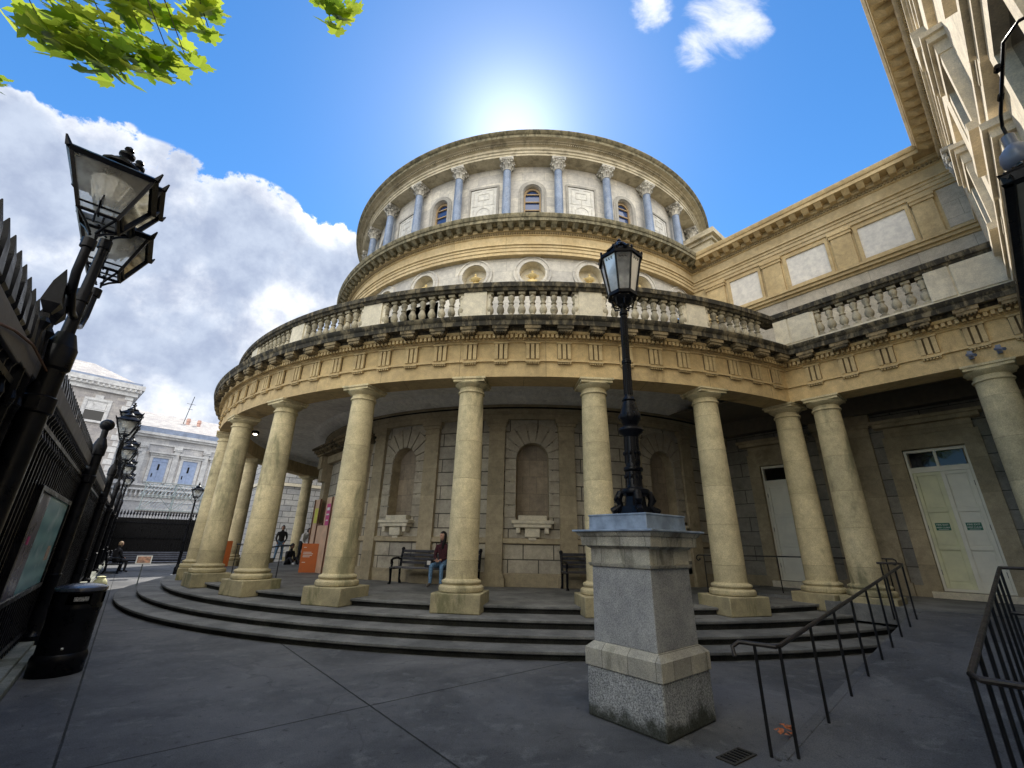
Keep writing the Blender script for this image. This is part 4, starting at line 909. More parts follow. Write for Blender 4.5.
m=M(); m.abox(-22,16.8,15.63,15.67,.28,.34,W); m.abox(-22,16.8,15.63,15.67,2.48,2.52,W); m.abox(-22,16.8,15.64,15.66,2.60,2.64,W); m.build('fence_rail','black',FE,base=fb,smooth=0)
m=M(); m.abox(-22,16.8,15.70,15.72,.16,2.62,W)
a=16.8
while a>-14: m.abox(a-.02,a+.02,15.685,15.70,.16,2.6,W); a-=.07
m.build('backing_sheet','black_matt',FE,base=fb,smooth=0)
m=M(); m.abox(-22,11.7,15.60,15.615,2.68,2.83,W); m.abox(-22,11.7,15.60,15.63,2.675,2.69,W)
m.abox(12.5,16.8,15.60,15.615,2.58,2.73,W); m.abox(12.5,16.8,15.60,15.63,2.575,2.59,W); m.abox(11.7,12.1,15.605,15.62,2.63,2.79,W); m.abox(12.1,12.5,15.605,15.62,2.60,2.75,W)
m.build('steel_beam','fence_beam',FE,base=fb,smooth=0,bevel=.008)
m=M(); m.tube([W(13.4,15.58,2.50),W(13.2,15.58,2.58),W(12.95,15.58,2.64),W(12.5,15.58,2.71),W(11.95,15.57,2.70)],.008,6); m.build('cable','brown',FE,base=fb)
# gate piers / lamp posts
def lantern_at(parent,base,c,zb,name='lantern',bulb=True):
    """square tapered Dublin style lantern, zb = bottom of the frame"""
    rot=R(AZU); f=M(); w0,w1=.21,.46; h=.36
    def cp(w,i,z):
        t=rot+math.pi/4+math.pi/2*i; r=w/2*math.sqrt(2); return (c[0]+r*math.cos(t),c[1]+r*math.sin(t),z)
    for i in range(4):
        f.tube([cp(w0,i,zb),cp(w1,i,zb+h)],.015,4); f.tube([cp(w0,i,zb),cp(w0,i+1,zb)],.014,4); f.tube([cp(w1,i,zb+h),cp(w1,i+1,zb+h)],.027,4); f.tube([cp(w0+.03,i,zb+.05),cp(w0+.03,i+1,zb+.05)],.009,4)
        f.tube([cp(w1+.02,i,zb+h),cp(w1+.07,i,zb+h+.06)],[.022,.006],5)
        f.tube([cp(w0,i,zb),cp(w0*.5,i,zb-.06),cp(.03,i,zb-.12)],.010,5)
    for sg in (-1,1):
        f.tube([(c[0]+sg*U[0]*x_,c[1]+sg*U[1]*x_,zb+z_) for x_,z_ in ((.06,.0),(.13,.02),(.17,.07),(.15,.13),(.11,.10),(.13,.04),(.16,-.04),(.13,-.09),(.08,-.06))],.007,5)
    fo=f.build(name,'black',parent,base=base)
    r=M(); r.taper(c,w1+.03,w1*.55,zb+h,zb+h+.10,rot); r.taper(c,w1*.55,w1*.40,zb+h+.10,zb+h+.12,rot,8); r.lathe([(.10,.12),(.13,.13),(.13,.15),(.10,.17),(.075,.20),(.05,.22),(.025,.24),(.03,.25),(.05,.265),(.05,.285),(.025,.30),(.02,.31),(.032,.33),(.028,.345),(.002,.37)],c,14,zb+h)
    r.build('lantern_roof','black',fo,base=base,smooth=30)
    g=M()
    for i in range(4): g.add([cp(w0-.01,i,zb+.01),cp(w0-.01,i+1,zb+.01),cp(w1-.01,i+1,zb+h),cp(w1-.01,i,zb+h)],[(0,1,2,3)])
    g.build('glass','lantern',fo,base=base,smooth=0)
    b=M()
    if bulb:
        b.lathe([(.02,.17),(.055,.175),(.075,.20),(.085,.25),(.10,.27),(.13,.33),(.02,.34)],c,14,zb)
        for i in range(10):
            t=2*math.pi*i/10; b.tube([(c[0]+.08*math.cos(t),c[1]+.08*math.sin(t),zb+.18),(c[0]+.125*math.cos(t),c[1]+.125*math.sin(t),zb+.32)],.008,4)
        b.build('gas_mantle','bulb',fo,base=base)
    return fo
def post_body(m,a,b,zt):
    c=W(a,b); m.lathe([(.13,.1),(.13,.22),(.10,.25),(.085,.30),(.085,1.0),(.092,1.01),(.092,1.04),(.08,1.05),(.078,2.40),(.095,2.41),(.095,2.52),(.08,2.53),(.078,zt-.3),(.095,zt-.28),(.095,zt-.12),(.09,zt-.11),(.055,zt)],c,22)
    m.abox(a-.11,a+.11,b-.02,15.6,2.42,2.50,W)
PBY=15.56
def fence_lamp(a,label,zt=3.03,k=1.):
    base=W(a,PBY,0); r=empty('lamp_post',base,label,'lamp post','black lamp posts along the left fence')
    m=M(); post_body(m,a,PBY,zt); m.build('post','black',r,base=base)
    m=M(); c=W(a,PBY)
    m.tube([(c[0],c[1],zt-.02),(c[0],c[1],zt+.84)],[.042,.028],12); m.tube([(c[0],c[1],zt+.28),(c[0],c[1],zt+.38)],.046,12); m.tube([(c[0],c[1],zt+.78),(c[0],c[1],zt+.86)],.042,12)
    m.build('stem','black',r,base=base)
    for sg,e in ((1,.50),(-1,.36)):
        m=M(); q=[W(a,PBY,zt+.14),W(a+sg*e*.35,PBY,zt+.12),W(a+sg*e*.8,PBY,zt+.18),W(a+sg*e*.98,PBY,zt+.30),W(a+sg*e,PBY,zt+.56)]; m.tube(q,.027,12); m.tube([W(a+sg*e,PBY,zt+.50),W(a+sg*e,PBY,zt+.57)],.042,12); m.build('arm','black',r,base=base)
        lantern_at(r,base,W(a+sg*e,PBY),zt+.74)
    lantern_at(r,base,W(a,PBY),zt+1.02)
    return r
fence_lamp(11.88,'nearest black lamp post with three glazed lanterns at the left edge')
def ball_post(a,label):
    base=W(a,PBY,0); r=empty('fence_post',base,label,'fence post'); m=M(); post_body(m,a,PBY,3.15); m.build('post','black',r,base=base)
    m=M(); c=W(a,PBY); m.tube([(c[0],c[1],3.13),(c[0],c[1],3.31)],.045,12); m.ball((c[0],c[1],3.38),.10,16); m.build('ball_finial','black',r,base=base)
ball_post(6.35,'thick black fence post topped by a ball between the near lamp and the notice board')
fence_lamp(.6,'black lamp post with lanterns just beyond the ball topped fence post',3.4)
fence_lamp(-5.1,'third black lamp post with lanterns, middle of the row along the fence',3.45)
fence_lamp(-10.8,'fourth black lamp post with lanterns, near the seated man',3.5)
fence_lamp(-16.5,'farthest black lamp post with lanterns beside the corner of the two fences',3.5)
# notice case
p0=W(8.4,15.5,1.5); nb=empty('notice_case',p0,'framed glass notice case with a teal poster on the black fence beside the litter bin','notice board')
m=M(); m.abox(7.0,9.95,15.595,15.64,.92,.98,W); m.abox(7.0,9.95,15.595,15.64,2.02,2.07,W); m.abox(7.0,7.07,15.595,15.64,.98,2.02,W); m.abox(9.86,9.95,15.595,15.64,.98,2.02,W); m.build('frame','black',nb,base=p0,smooth=0,bevel=.01)
m=M(); m.abox(7.07,9.0,15.62,15.635,.98,2.02,W); o=m.build('poster','poster',nb,base=p0,smooth=0)
me=o.data; L=me.uv_layers.new(name='UVMap')
for p in me.polygons:
    for li in p.loop_indices:
        q=me.vertices[me.loops[li].vertex_index].co+Vector(p0); aa=(q.x-OX)*U[0]+(q.y-OY)*U[1]; L.data[li].uv=(aa,q.z)
m=M(); m.abox(9.0,9.86,15.62,15.634,.98,2.02,W); m.build('blank_panel',plain('dark_mauve_panel',(.07,.065,.10),.3,0,.2,3,0,0,.15),nb,base=p0,smooth=0)
m=M(); m.abox(7.35,7.62,15.612,15.62,1.28,1.46,W); m.build('leaflet',plain('leaflet',(.45,.33,.25),.6),nb,base=p0,smooth=0)
m=M(); m.abox(9.42,9.5,15.612,15.62,1.5,1.58,W); m.build('sticker','pink',nb,base=p0,smooth=0)
# litter bin
c=W(7.95,15.13); p0=(c[0],c[1],0); bn=empty('litter_bin',p0,'round black litter bin with a domed lid by the fence','litter bin')
m=M(); m.lathe([(.255,0),(.262,.01),(.262,.13),(.268,.15),(.268,.19),(.262,.20),(.258,.22),(.243,.235),(.243,.60),(.250,.70),(.256,.72),(.256,.745),(.250,.76),(.252,.93),(.001,.935)],c,36); m.build('body','black',bn,base=p0)
for t in (-47,43,133,223):
    m=M(); k=7
    P=lambda rr,z_:[(c[0]+rr*math.cos(R(t-27+54*i/k)),c[1]+rr*math.sin(R(t-27+54*i/k)),z_) for i in range(k+1)]
    m.add(P(.250,.785)+P(.2535,.785)+P(.2535,.905)+P(.250,.905),[(i+(k+1)*a_,i+1+(k+1)*a_,i+1+(k+1)*(a_+1),i+(k+1)*(a_+1)) for i in range(k) for a_ in range(3)]); m.build('slot',MT.setdefault('slot',plain('slot_void',(.001,.001,.001),1.,0,0,1,0,0,0)),bn,base=p0)
m=M(); t=R(-42); m.box((c[0]+.2545*math.cos(t),c[1]+.2545*math.sin(t),.845),(.004,.14,.05),t); m.build('slot_label',plain('worn_label',(.25,.25,.25),.6,0,.8,60),bn,base=p0,smooth=0)
m=M(); m.lathe([(.250,.925),(.262,.93),(.262,.96),(.255,.972),(.20,.995),(.11,1.01),(.001,1.015)],c,36); m.build('domed_lid',plain('lid_blue_black',(.035,.04,.06),.25,0,.2,5,.1,.4),bn,base=p0)
m=M(); d=Vector((0-c[0],0-c[1],0)).normalized(); q=Vector((c[0],c[1],0))+d*.245; m.ball((q.x,q.y,.30),.014,8); m.build('lock','white',bn,base=p0)
# white notice lettering smudge in slot -> leaflet
# ================================================================== HANDRAILS
def handrail(name,label,pts,posts,r=.021,mat='rail',grp='black metal handrails'):
    p0=(pts[0][0],pts[0][1],0); h=empty(name,p0,label,'handrail',grp)
    m=M(); m.tube(pts,r,10); m.build('top_rail',mat,h,base=p0)
    for (x,y,z0_,z1_) in posts:
        m=M(); m.tube([(x,y,z0_-.01),(x,y,z1_)],.014,8); m.build('post','rail',h,base=p0)
    return h
def rz(b): return max(0,min(.60,.60*(10.5-b)/6.3))
bs_=[10.3,9.48,8.68,7.94,7.2,6.55,5.9,5.2,4.6]
handrail('ramp_handrail','long sloping handrail with brown worn top on the left edge of the ramp',
  [W(14.22,10.45,.70),W(14.20,10.43,.77),W(14.25,10.40,.81),W(14.36,10.37,.81),W(14.53,10.33,.81),W(14.55,10.28,.815)]+[W(14.55,b,.815+.1*(10.3-b)) for b in (9.5,8.5,7.5,6.5,5.5,4.6)]+[W(14.53,4.45,1.40),W(14.45,4.35,1.405),W(14.15,4.3,1.40)],
  [(*W(14.37,10.37)[:2],0,.81)]+[(*W(14.55,b)[:2],rz(b),.805+.1*(10.3-b)) for b in bs_]+[(*W(14.2,4.3)[:2],.5,1.40)],.019,'rail_worn')
h=handrail('ramp_handrail','handrail with close upright posts on the right side of the ramp at the right edge',
  [W(17.15,10.9,.93),W(15.84,10.9,.92),W(15.80,10.86,.93)]+[W(15.80,b,.92+.113*(10.9-b)) for b in (9.5,8.0,7.0,6.35)]+[W(15.82,6.3,1.435),W(17.15,6.3,1.435)],
  [(*W(15.8,b)[:2],rz(b) ,.91+.113*(10.9-b)) for b in (10.85,10.3,9.75,9.2,8.65,8.1,7.55,7.0,6.4)]+[(*W(a_,6.3)[:2],.0,1.435) for a_ in (16.2,16.6,17.0)]+[(*W(a_,10.9)[:2],.0,.93) for a_ in (16.3,16.8)],.019,'rail_worn')
m=M(); m.tube([W(15.83,7.3,1.0),W(16.1,7.3,1.0),W(16.35,7.3,.97),W(16.45,7.3,.85),W(16.45,7.3,.1)],.018,8); m.build('lower_rail','rail',h,base=(W(17.15,10.9)[0],W(17.15,10.9)[1],0))
def curl(p,d):  # small scroll
    return [(p[0]+d[0]*x,p[1]+d[1]*x,p[2]+z) for x,z in ((.0,0),(.06,.0),(.11,-.03),(.12,-.09),(.08,-.13),(.03,-.11),(.03,-.07))]
e0=W(10.3,3.3,1.42); e1=W(13.75,1.1,1.44); dd=(U[0],U[1])
handrail('porch_handrail','thin level handrail with scrolled ends behind the right hand porch columns',
  curl(e0,(-U[0],-U[1]))[::-1]+[W(11.7,2.15,1.43),W(12.9,1.5,1.43)]+curl(e1,dd),
  [(*W(10.36,3.25)[:2],.52,1.42),(*W(11.7,2.12)[:2],.55,1.43),(*W(11.0,2.7)[:2],.52,1.42),(*W(13.7,1.15)[:2],.58,1.44)],.016)
handrail('porch_handrail','short handrail with a black scrolled end between two porch columns left of centre',
  curl(W(.55,11.35,1.36),(-U[0],-U[1]))[::-1]+[W(.97,11.14,1.42),W(1.25,10.9,1.44)],[(*W(.97,11.14)[:2],.52,1.42)],.022)
handrail('porch_handrail','short pale topped handrail between the leftmost porch columns',
  [W(-1.43,11.95,1.42),W(-.7,11.6,1.43),W(0,11.3,1.43)],[(*W(-1.43,11.93)[:2],.52,1.42),(*W(-.1,11.33)[:2],.52,1.42)],.02)
# ================================================================== BENCHES
def bench(loc,rz_,L_,label,slat='bench_wood',grp='dark slatted benches'):
    r=empty('bench',loc,label,'bench',grp,rz_)
    for sg in (-1,1):
        m=M(); x=sg*(L_/2-.03)
        m.tube([(x,.28,0),(x,.24,.06),(x,.25,.22),(x,.27,.40)],[.045,.03,.032,.04],8); m.tube([(x,-.28,0),(x,-.22,.10),(x,-.22,.30),(x,-.20,.42)],[.045,.03,.032,.036],8)
        m.tube([(x,-.22,.38),(x,-.25,.62),(x,-.31,.88)],[.04,.035,.04],8); m.tube([(x,-.24,.62),(x,-.02,.66),(x,.20,.64),(x,.27,.60),(x,.26,.52),(x,.21,.54)],  .032,8); m.tube([(x,.26,.38),(x,.22,.50),(x,.24,.62)],.028,8); m.tube([(x,-.22,.40),(x,.27,.40)],.034,8)
        m.ball((x,-.31,.89),.055,8); m.build('bench_end','black',r,base=(0,0,0))
    m=M()
    for i,y in enumerate((-.16,-.07,.02,.11,.20,.275)): m.box((0,y,.43-.004*abs(i-2)),(L_,.07,.028))
    m.build('seat',slat,r,smooth=0,bevel=.006)
    m=M()
    for z_,y in ((.54,-.235),(.64,-.25),(.74,-.27),(.84,-.29)): m.box((0,y,z_),(L_,.025,.07))
    m.build('backrest',slat,r,smooth=0,bevel=.006); return r
def ring_bench(az,L_,label,r=8.98+.85): 
    p=PW(r,az,.522); return bench(p,R(az-90),L_,label)
ring_bench(-107.4,2.45,'black bench with scrolled arms on the porch, where the seated woman sits')
ring_bench(-81.5,1.95,'black bench on the porch partly hidden behind the granite pedestal')
p=W(-13.4,13.5,0); bench((p[0],p[1],0),R(AZU-90),3.6,'long grey blue slatted bench in front of the far black fence','bench_blue')
p=W(-12.2,15.05,0); bench((p[0],p[1],0),R(AZN+180-90),1.7,'dark bench against the left fence under the seated man')
# sign stand
c=W(-2.75,14.25); p0=(c[0],c[1],0)
sg=empty('sign_stand',p0,'small sign on a slim silver stand at the foot of the steps','sign')
m=M(); m.lathe([(.20,.0),(.20,.012),(.05,.02),(.02,.04)],c,20); m.build('foot','scaffold',sg,base=p0)
m=M(); m.tube([(c[0],c[1],.03),(c[0],c[1],.82)],.016,8); m.build('pole','scaffold',sg,base=p0)
dv=Vector((-c[0],-c[1],0)).normalized(); tv=Vector((-dv.y,dv.x,0))
def sb(m,w0,w1,h0,h1,t): 
    C=Vector((c[0],c[1],.90)); up=(Vector((0,0,1))-dv*.35).normalized(); nn=tv.cross(up)
    P=lambda d:[C+tv*x+up*y+nn*d for x,y in ((w0,h0),(w1,h0),(w1,h1),(w0,h1))]
    m.hexa(P(-t),P(t))
m=M(); sb(m,-.20,.20,-.13,.13,.012); m.build('sign_frame','white',sg,base=p0,smooth=0)
m=M(); sb(m,-.17,.17,-.10,.10,.016); m.build('sign_picture',plain('orange_brown_picture',(.42,.22,.14),.5,0,.5,14),sg,base=p0,smooth=0)
# standalone far lamp
c=W(-9.9,12.75); p0=(c[0],c[1],0); fl=empty('lamp_post',p0,'single black lamp post standing free beyond the porch steps in front of the far fence','lamp post')
m=M(); m.lathe([(.12,0),(.12,.3),(.08,.36),(.065,.5),(.06,2.3),(.075,2.32),(.075,2.42),(.045,2.5),(.035,3.25),(.05,3.3)],c,14); m.build('post','black',fl,base=p0); lantern_at(fl,p0,c,3.42)
m=M(); m.lathe([(.2,.001),(.2,.012),(.001,.014)],c,16); m.build('base_plate','white',fl,base=p0)
# drain + leaf litter
p=(1.90,4.34,0); d=empty('drain_grate',(p[0],p[1],.006),'small slotted drain grate in the pavement beside the pedestal','drain')
m=M(); m.box((p[0],p[1],.008),(.34,.16,.008),R(35)); m.build('plate',plain('cast_iron_rust',(.05,.045,.035),.8),d,base=(p[0],p[1],.006),smooth=0)
m=M()
for i in range(6): t=R(35); m.box((p[0]+math.cos(t)*(i-2.5)*.05,p[1]+math.sin(t)*(i-2.5)*.05,.0145),(.02,.12,.005),t)
m.build('slots','black_matt',d,base=(p[0],p[1],.006),smooth=0)
m=M(); random.seed(3); cc=W(14.33,9.75)
for i in range(26):
    x,y=cc[0]+random.gauss(0,.08),cc[1]+random.gauss(0,.06); z=.01+random.random()*.05; a_=random.random()*6.3; r=.03
    m.add([(x+r*math.cos(a_+t),y+r*math.sin(a_+t)*.7,z+random.uniform(-.01,.02)) for t in (0,1.5,3,4.6)],[(0,1,2,3)])
tag(m.build('leaf_litter','soil',smooth=0),'small heap of orange fallen leaves at the foot of the ramp kerb','leaf litter',kind='stuff')
# ================================================================== PEOPLE
def person(name,label,J,loc,rz_,cloth,hair='hair',skin='skin',long_hair=False,face=0.,scale=1.):
    """J joints dict in local metres, +y is forward. cloth: dict zone->material"""
    vs=[];rad=[];ed=[];zone=[];ix={}
    def v(nm,p,r): ix[nm]=len(vs); vs.append(p); rad.append(r)
    R_={'pel':.15,'wst':.13,'chs':.155,'nkb':.075,'nk':.055,'hd0':.07,'hipL':.095,'hipR':.095,'knL':.062,'knR':.062,'anL':.045,'anR':.045,'toL':.038,'toR':.038,'shL':.072,'shR':.072,'elL':.046,'elR':.046,'wrL':.03,'wrR':.03,'haL':.034,'haR':.034}
    for k,p in J.items(): v(k,p,R_.get(k,.05))
    E=[('pel','wst','t'),('wst','chs','t'),('chs','nkb','t'),('nkb','nk','s'),('nk','hd0','s')]
    for s in 'LR': E+=[('pel','hip'+s,'l'),('hip'+s,'kn'+s,'l'),('kn'+s,'an'+s,'l'),('an'+s,'to'+s,'f'),('chs','sh'+s,'t'),('sh'+s,'el'+s,'t'),('el'+s,'wr'+s,'t'),('wr'+s,'ha'+s,'s')]
    me=bpy.data.meshes.new('tmp'); me.from_pydata(vs,[(ix[a],ix[b]) for a,b,_ in E],[])
    o=bpy.data.objects.new('tmp',me); COL.objects.link(o)
    md=o.modifiers.new('s','SKIN'); 
    for i,r in enumerate(rad): me.skin_vertices[0].data[i].radius=(r,r*(.8 if i in (ix['pel'],ix['wst'],ix['chs']) else 1)); 
    me.skin_vertices[0].data[ix['pel']].use_root=True
    sub=o.modifiers.new('u','SUBSURF'); sub.levels=2; sub.render_levels=2
    dg=bpy.context.evaluated_depsgraph_get(); dg.update(); em=bpy.data.meshes.new_from_object(o.evaluated_get(dg)); bpy.data.objects.remove(o)
    bm=bmesh.new(); bm.from_mesh(em)
    segs=[(Vector(J[a]),Vector(J[b]),z,R_.get(a,.05)) for a,b,z in E]
    zi={'t':0,'l':1,'f':2,'s':3}
    for f in bm.faces:
        c=f.calc_center_median(); best=None
        for a,b,z,r in segs:
            ab=b-a; t=max(0,min(1,(c-a).dot(ab)/max(ab.length_squared,1e-9))); d=(c-a-ab*t).length-r*.8
            if best is None or d<best[0]: best=(d,z)
        f.material_index=zi[best[1]]; f.smooth=True
    hd=Vector(J['head']) if 'head' in J else Vector(J['hd0'])+Vector((0,.02,.07))
    # head: shaped ball with nose, brow and ears
    hm=bmesh.ops.create_icosphere(bm,subdivisions=3,radius=1.)
    for w in hm['verts']:
        x,y,z=w.co; yy=y
        if y>0: yy=y*.98
        jaw=1-.28*max(0,-z)
        w.co=Vector((x*.078*jaw,yy*.098,z*.12)); 
        if y>.6 and abs(x)<.22 and -.35<z<.12: w.co.y+=.018*(1-abs(x)/.22)
        if y>.6 and abs(z-.12)<.12 and .2<abs(x)<.5: w.co.y-=.010
        if y>.6 and abs(z+.48)<.08 and abs(x)<.3: w.co.y+=.005
    M3=Matrix.Rotation(face,3,'Z')
    for w in hm['verts']: w.co=M3@w.co+hd
    fs=set(f for w in hm['verts'] for f in w.link_faces)
    for f in fs: f.material_index=3; f.smooth=True
    for sx in (-1,1):
        q=bmesh.ops.create_icosphere(bm,subdivisions=1,radius=.02)
        for w in q['verts']: w.co=M3@Vector((w.co.x*.5+sx*.078,w.co.y,w.co.z*1.5))+hd
        for w in q['verts']:
            for f in w.link_faces: f.material_index=3
        q=bmesh.ops.create_icosphere(bm,subdivisions=1,radius=.011)
        for w in q['verts']: w.co=M3@Vector((w.co.x+sx*.03,w.co.y*.5+.088,w.co.z+.015))+hd
        for w in q['verts']:
            for f in w.link_faces: f.material_index=4
    # fingers
    for s in 'LR':
        wr,ha=Vector(J['wr'+s]),Vector(J['ha'+s]); d=(ha-wr).normalized(); side=d.cross(Vector((0,0,1)))
        if side.length<.1: side=Vector((1,0,0))
        side.normalize(); down=side.cross(d).normalized()
        if down.z>0: down=-down
        for i,(off,ln_) in enumerate(((-.024,.06),(-.008,.072),(.008,.068),(.024,.052),(.036,.045))):
            th=(i==4); b0=ha+side*(off)-d*(.03 if th else 0); dirs=(d*.6+side*.8).normalized() if th else d
            mid=b0+dirs*ln_*.6; end=mid+(dirs*.6+down*.6).normalized()*ln_*.5
            tb=M(); tb.tube([b0-dirs*.01,mid,end],[.0095,.0085,.006],6)
            vb=[bm.verts.new(p) for p in tb.v]
            for f in tb.f:
                try: nf=bm.faces.new([vb[k_] for k_ in f]); nf.material_index=3; nf.smooth=True
                except ValueError: pass
    nm_=bpy.data.meshes.new(name); bm.to_mesh(nm_); bm.free()
    for mtn in (cloth['t'],cloth['l'],cloth['f'],skin,'black'): nm_.materials.append(MT[mtn])
    r=bpy.data.objects.new(name,nm_); COL.objects.link(r); r.location=loc; r.rotation_euler=(0,0,rz_); r.scale=(scale,)*3; tag(r,label,'person')
    hb_=bmesh.new(); q=bmesh.ops.create_icosphere(hb_,subdivisions=3,radius=1.)
    for w in list(q['verts']):
        x,y,z=w.co; low=-.9 if long_hair else -.25
        if y>.35 and z<.45: w.co=Vector((x*.07,.02,z*.10)); 
        else: w.co=Vector((x*.09,y*.108-.008,(z*.128+.012) if z>0 else z*.128*(2.6 if long_hair and y<.3 else .7)))
        w.co=M3@w.co+hd
    hme=bpy.data.meshes.new('hair'); hb_.to_mesh(hme); hb_.free(); hme.materials.append(MT[hair])
    for p in hme.polygons: p.use_smooth=True
    ho=bpy.data.objects.new('hair',hme); COL.objects.link(ho); ho.parent=r
    return r
def seated(h=.45,lean=0.,spread=.12,hands='lap'):
    J={'pel':(0,0,h+.10),'wst':(0,-.02+lean*.3,h+.28),'chs':(0,lean*.6-.02,h+.48),'nkb':(0,lean-.0,h+.60),'nk':(0,lean+.01,h+.67),'hd0':(0,lean+.03,h+.72),'head':(0,lean+.045,h+.79)}
    for s,sx in (('L',-1),('R',1)):
        J['hip'+s]=(sx*.10,.04,h+.08); J['kn'+s]=(sx*spread,.45,h+.06); J['an'+s]=(sx*spread,.43,.08); J['to'+s]=(sx*spread*1.1,.60,.04)
        J['sh'+s]=(sx*.17,lean*.8,h+.53); J['el'+s]=(sx*.21,lean*.5+.08,h+.27); J['wr'+s]=(sx*.07,.29,h+.21); J['ha'+s]=(sx*.04,.36,h+.185)
    return J
def standing():
    J={'pel':(0,0,.95),'wst':(0,0,1.12),'chs':(0,-.01,1.34),'nkb':(0,0,1.47),'nk':(0,.01,1.53),'hd0':(0,.02,1.58),'head':(0,.03,1.64)}
    for s,sx in (('L',-1),('R',1)):
        J['hip'+s]=(sx*.09,0,.90); J['kn'+s]=(sx*.13,.03,.50); J['an'+s]=(sx*.17,-.01,.08); J['to'+s]=(sx*.20,.15,.035)
        J['sh'+s]=(sx*.18,0,1.40); J['el'+s]=(sx*.25,-.03,1.13); J['wr'+s]=(sx*.17,.10,.95); J['ha'+s]=(sx*.14,.14,.88)
    return J
az=-105.9; p=PW(9.86,az,.522)
woman=person('person','long haired woman in dark red checked shirt and jeans seated on the porch bench','' or seated(.45,.10,.15),p,R(az-90),{'t':'plaid','l':'denim_l','f':'grey_shoe'},long_hair=True,face=R(-25))
p=PW(9.85,-108.2,.522+.44); hbg=empty('handbag',p,'small black and white bag on the porch bench beside the seated woman','bag')
m=M(); m.taper((p[0],p[1]),.26,.18,p[2],p[2]+.20,R(-17)); m.build('bag_body','jacket_b',hbg,base=p,smooth=0,bevel=.03); m=M(); m.box((p[0]-.02,p[1]-.12,p[2]+.12),(.10,.03,.10),R(-17)); m.build('bag_label','white_cloth',hbg,base=p,smooth=0)
p=W(-6.9,7.55,.58)
def faceto(p,ang=0): return math.atan2(-p[1],-p[0])-math.pi/2+ang
p=W(-9.3,8.75,.523); person('person','man standing on the porch in an open black jacket and jeans',standing(),p,faceto(p),{'t':'jacket_b','l':'denim','f':'white_shoe'})
p=W(-6.6,8.45,.523); J=standing(); 
J['chs']=(0,.12,1.24); J['nkb']=(0,.2,1.34); J['nk']=(0,.24,1.38); J['hd0']=(0,.27,1.42); J['head']=(0,.29,1.48)
for s,sx in (('L',-1),('R',1)): J['sh'+s]=(sx*.18,.14,1.30); J['el'+s]=(sx*.24,.18,1.03); J['wr'+s]=(sx*.17,.32,.88); J['ha'+s]=(sx*.14,.36,.82)
person('person','person in a white top leaning forward beside the far porch column',J,p,faceto(p,R(50)),{'t':'white_cloth','l':'jacket_b','f':'jacket_b'})
p=W(-6.6,8.95,.523-.30); J=seated(.30,.12,.2)
for s,sx in (('L',-1),('R',1)): J['kn'+s]=(sx*.16,.36,.62); J['an'+s]=(sx*.18,.62,.37); J['to'+s]=(sx*.2,.78,.34)
person('person','person in black sitting low on the porch floor next to the orange board',J,p,faceto(p,R(35)),{'t':'jacket_b','l':'jacket_b','f':'white_shoe'},skin='skin_dark')
p=W(-12.2,15.02,0); person('person','fair haired person in dark clothes seated on the bench by the left fence',seated(.45,.02,.14),p,R(AZN+180-90+35),{'t':'jacket_b','l':'jacket_b','f':'jacket_b'},hair='hair_b')
# pale bundle on the ground near the fence
c=W(-3.2,15.15); p0=(c[0],c[1],0); b=empty('shopping_bag',p0,'pale yellow bag on the sunlit ground by the left fence','bag')
m=M(); m.lathe([(.10,0),(.17,.05),(.19,.18),(.15,.30),(.10,.36),(.12,.40),(.05,.42)],c,10); m.build('bag_body','bag',b,base=p0)
# ================================================================== FAR FENCE, SCAFFOLD, BUILDINGS
p0=W(-22,9,0); ff=empty('iron_fence',p0,'far black solid fence with spikes closing the end of the forecourt','fence')
m=M(); m.abox(-22.1,-22.05,-6,15.7,0,2.75,W); m.build('backing_sheet','black_matt',ff,base=p0,smooth=0)
m=M(); m.abox(-22.05,-21.98,-6,15.7,2.45,2.52,W); m.abox(-22.05,-21.98,-6,15.7,.3,.38,W); m.abox(-22.05,-21.98,-6,15.7,1.5,1.56,W); m.build('fence_rail','black',ff,base=p0,smooth=0)
b=15.5; i=0; fp=None
rest=M()
def fpk(m,b): 
    m.abox(-21.99,-21.96,b-.015,b+.015,.1,2.9,W); m.taper(W(-21.975,b),.04,.09,2.9,3.0,0); m.taper(W(-21.975,b),.09,.005,3.0,3.25,0)
while b>1.5:
    if fp is None: q=M(); fpk(q,b); fp=q.build('picket','black',ff,base=W(-21.975,b,0),smooth=0); fp.location=Vector(W(-21.975,b,0))-Vector(p0)
    else: o=fp.copy(); COL.objects.link(o); o.location=Vector(W(-21.975,b,0))-Vector(p0)
    b-=.16
# scaffold frame behind
p0=W(-24,12,0); sc=empty('steel_scaffold',p0,'grey steel lattice frame rising behind the far black fence','scaffold')
m=M()
for b in (14.7,12.9,11.1,9.3,7.5): 
    for a_ in (-24.5,-26.2): m.tube([W(a_,b,0),W(a_,b,5.3)],.035,6)
for z_ in (3.4,4.4,5.3):
    for a_ in (-24.5,-26.2): m.tube([W(a_,14.9,z_),W(a_,7.3,z_)],.03,6)
for b in (14.7,12.9,11.1,9.3):
    m.tube([W(-24.5,b,3.4),W(-24.5,b-1.8,5.3)],.022,6); m.tube([W(-24.5,b,5.3),W(-24.5,b-1.8,3.4)],.022,6)
for b in (14.7,12.9,11.1,9.3,7.5): m.tube([W(-24.5,b,5.3),W(-26.2,b,5.3)],.03,6); m.tube([W(-24.5,b,4.4),W(-26.2,b,4.4)],.03,6)
m.build('frame','scaffold',sc,base=p0)
m=M(); b=14.9
while b>7.4: m.tube([W(-24.45,b,4.35),W(-26.2,b-.5,5.35)],.018,5); m.tube([W(-24.45,b,3.35),W(-26.2,b-.5,4.1)],.016,5); b-=.22
m.build('mesh_deck','scaffold',sc,base=p0)
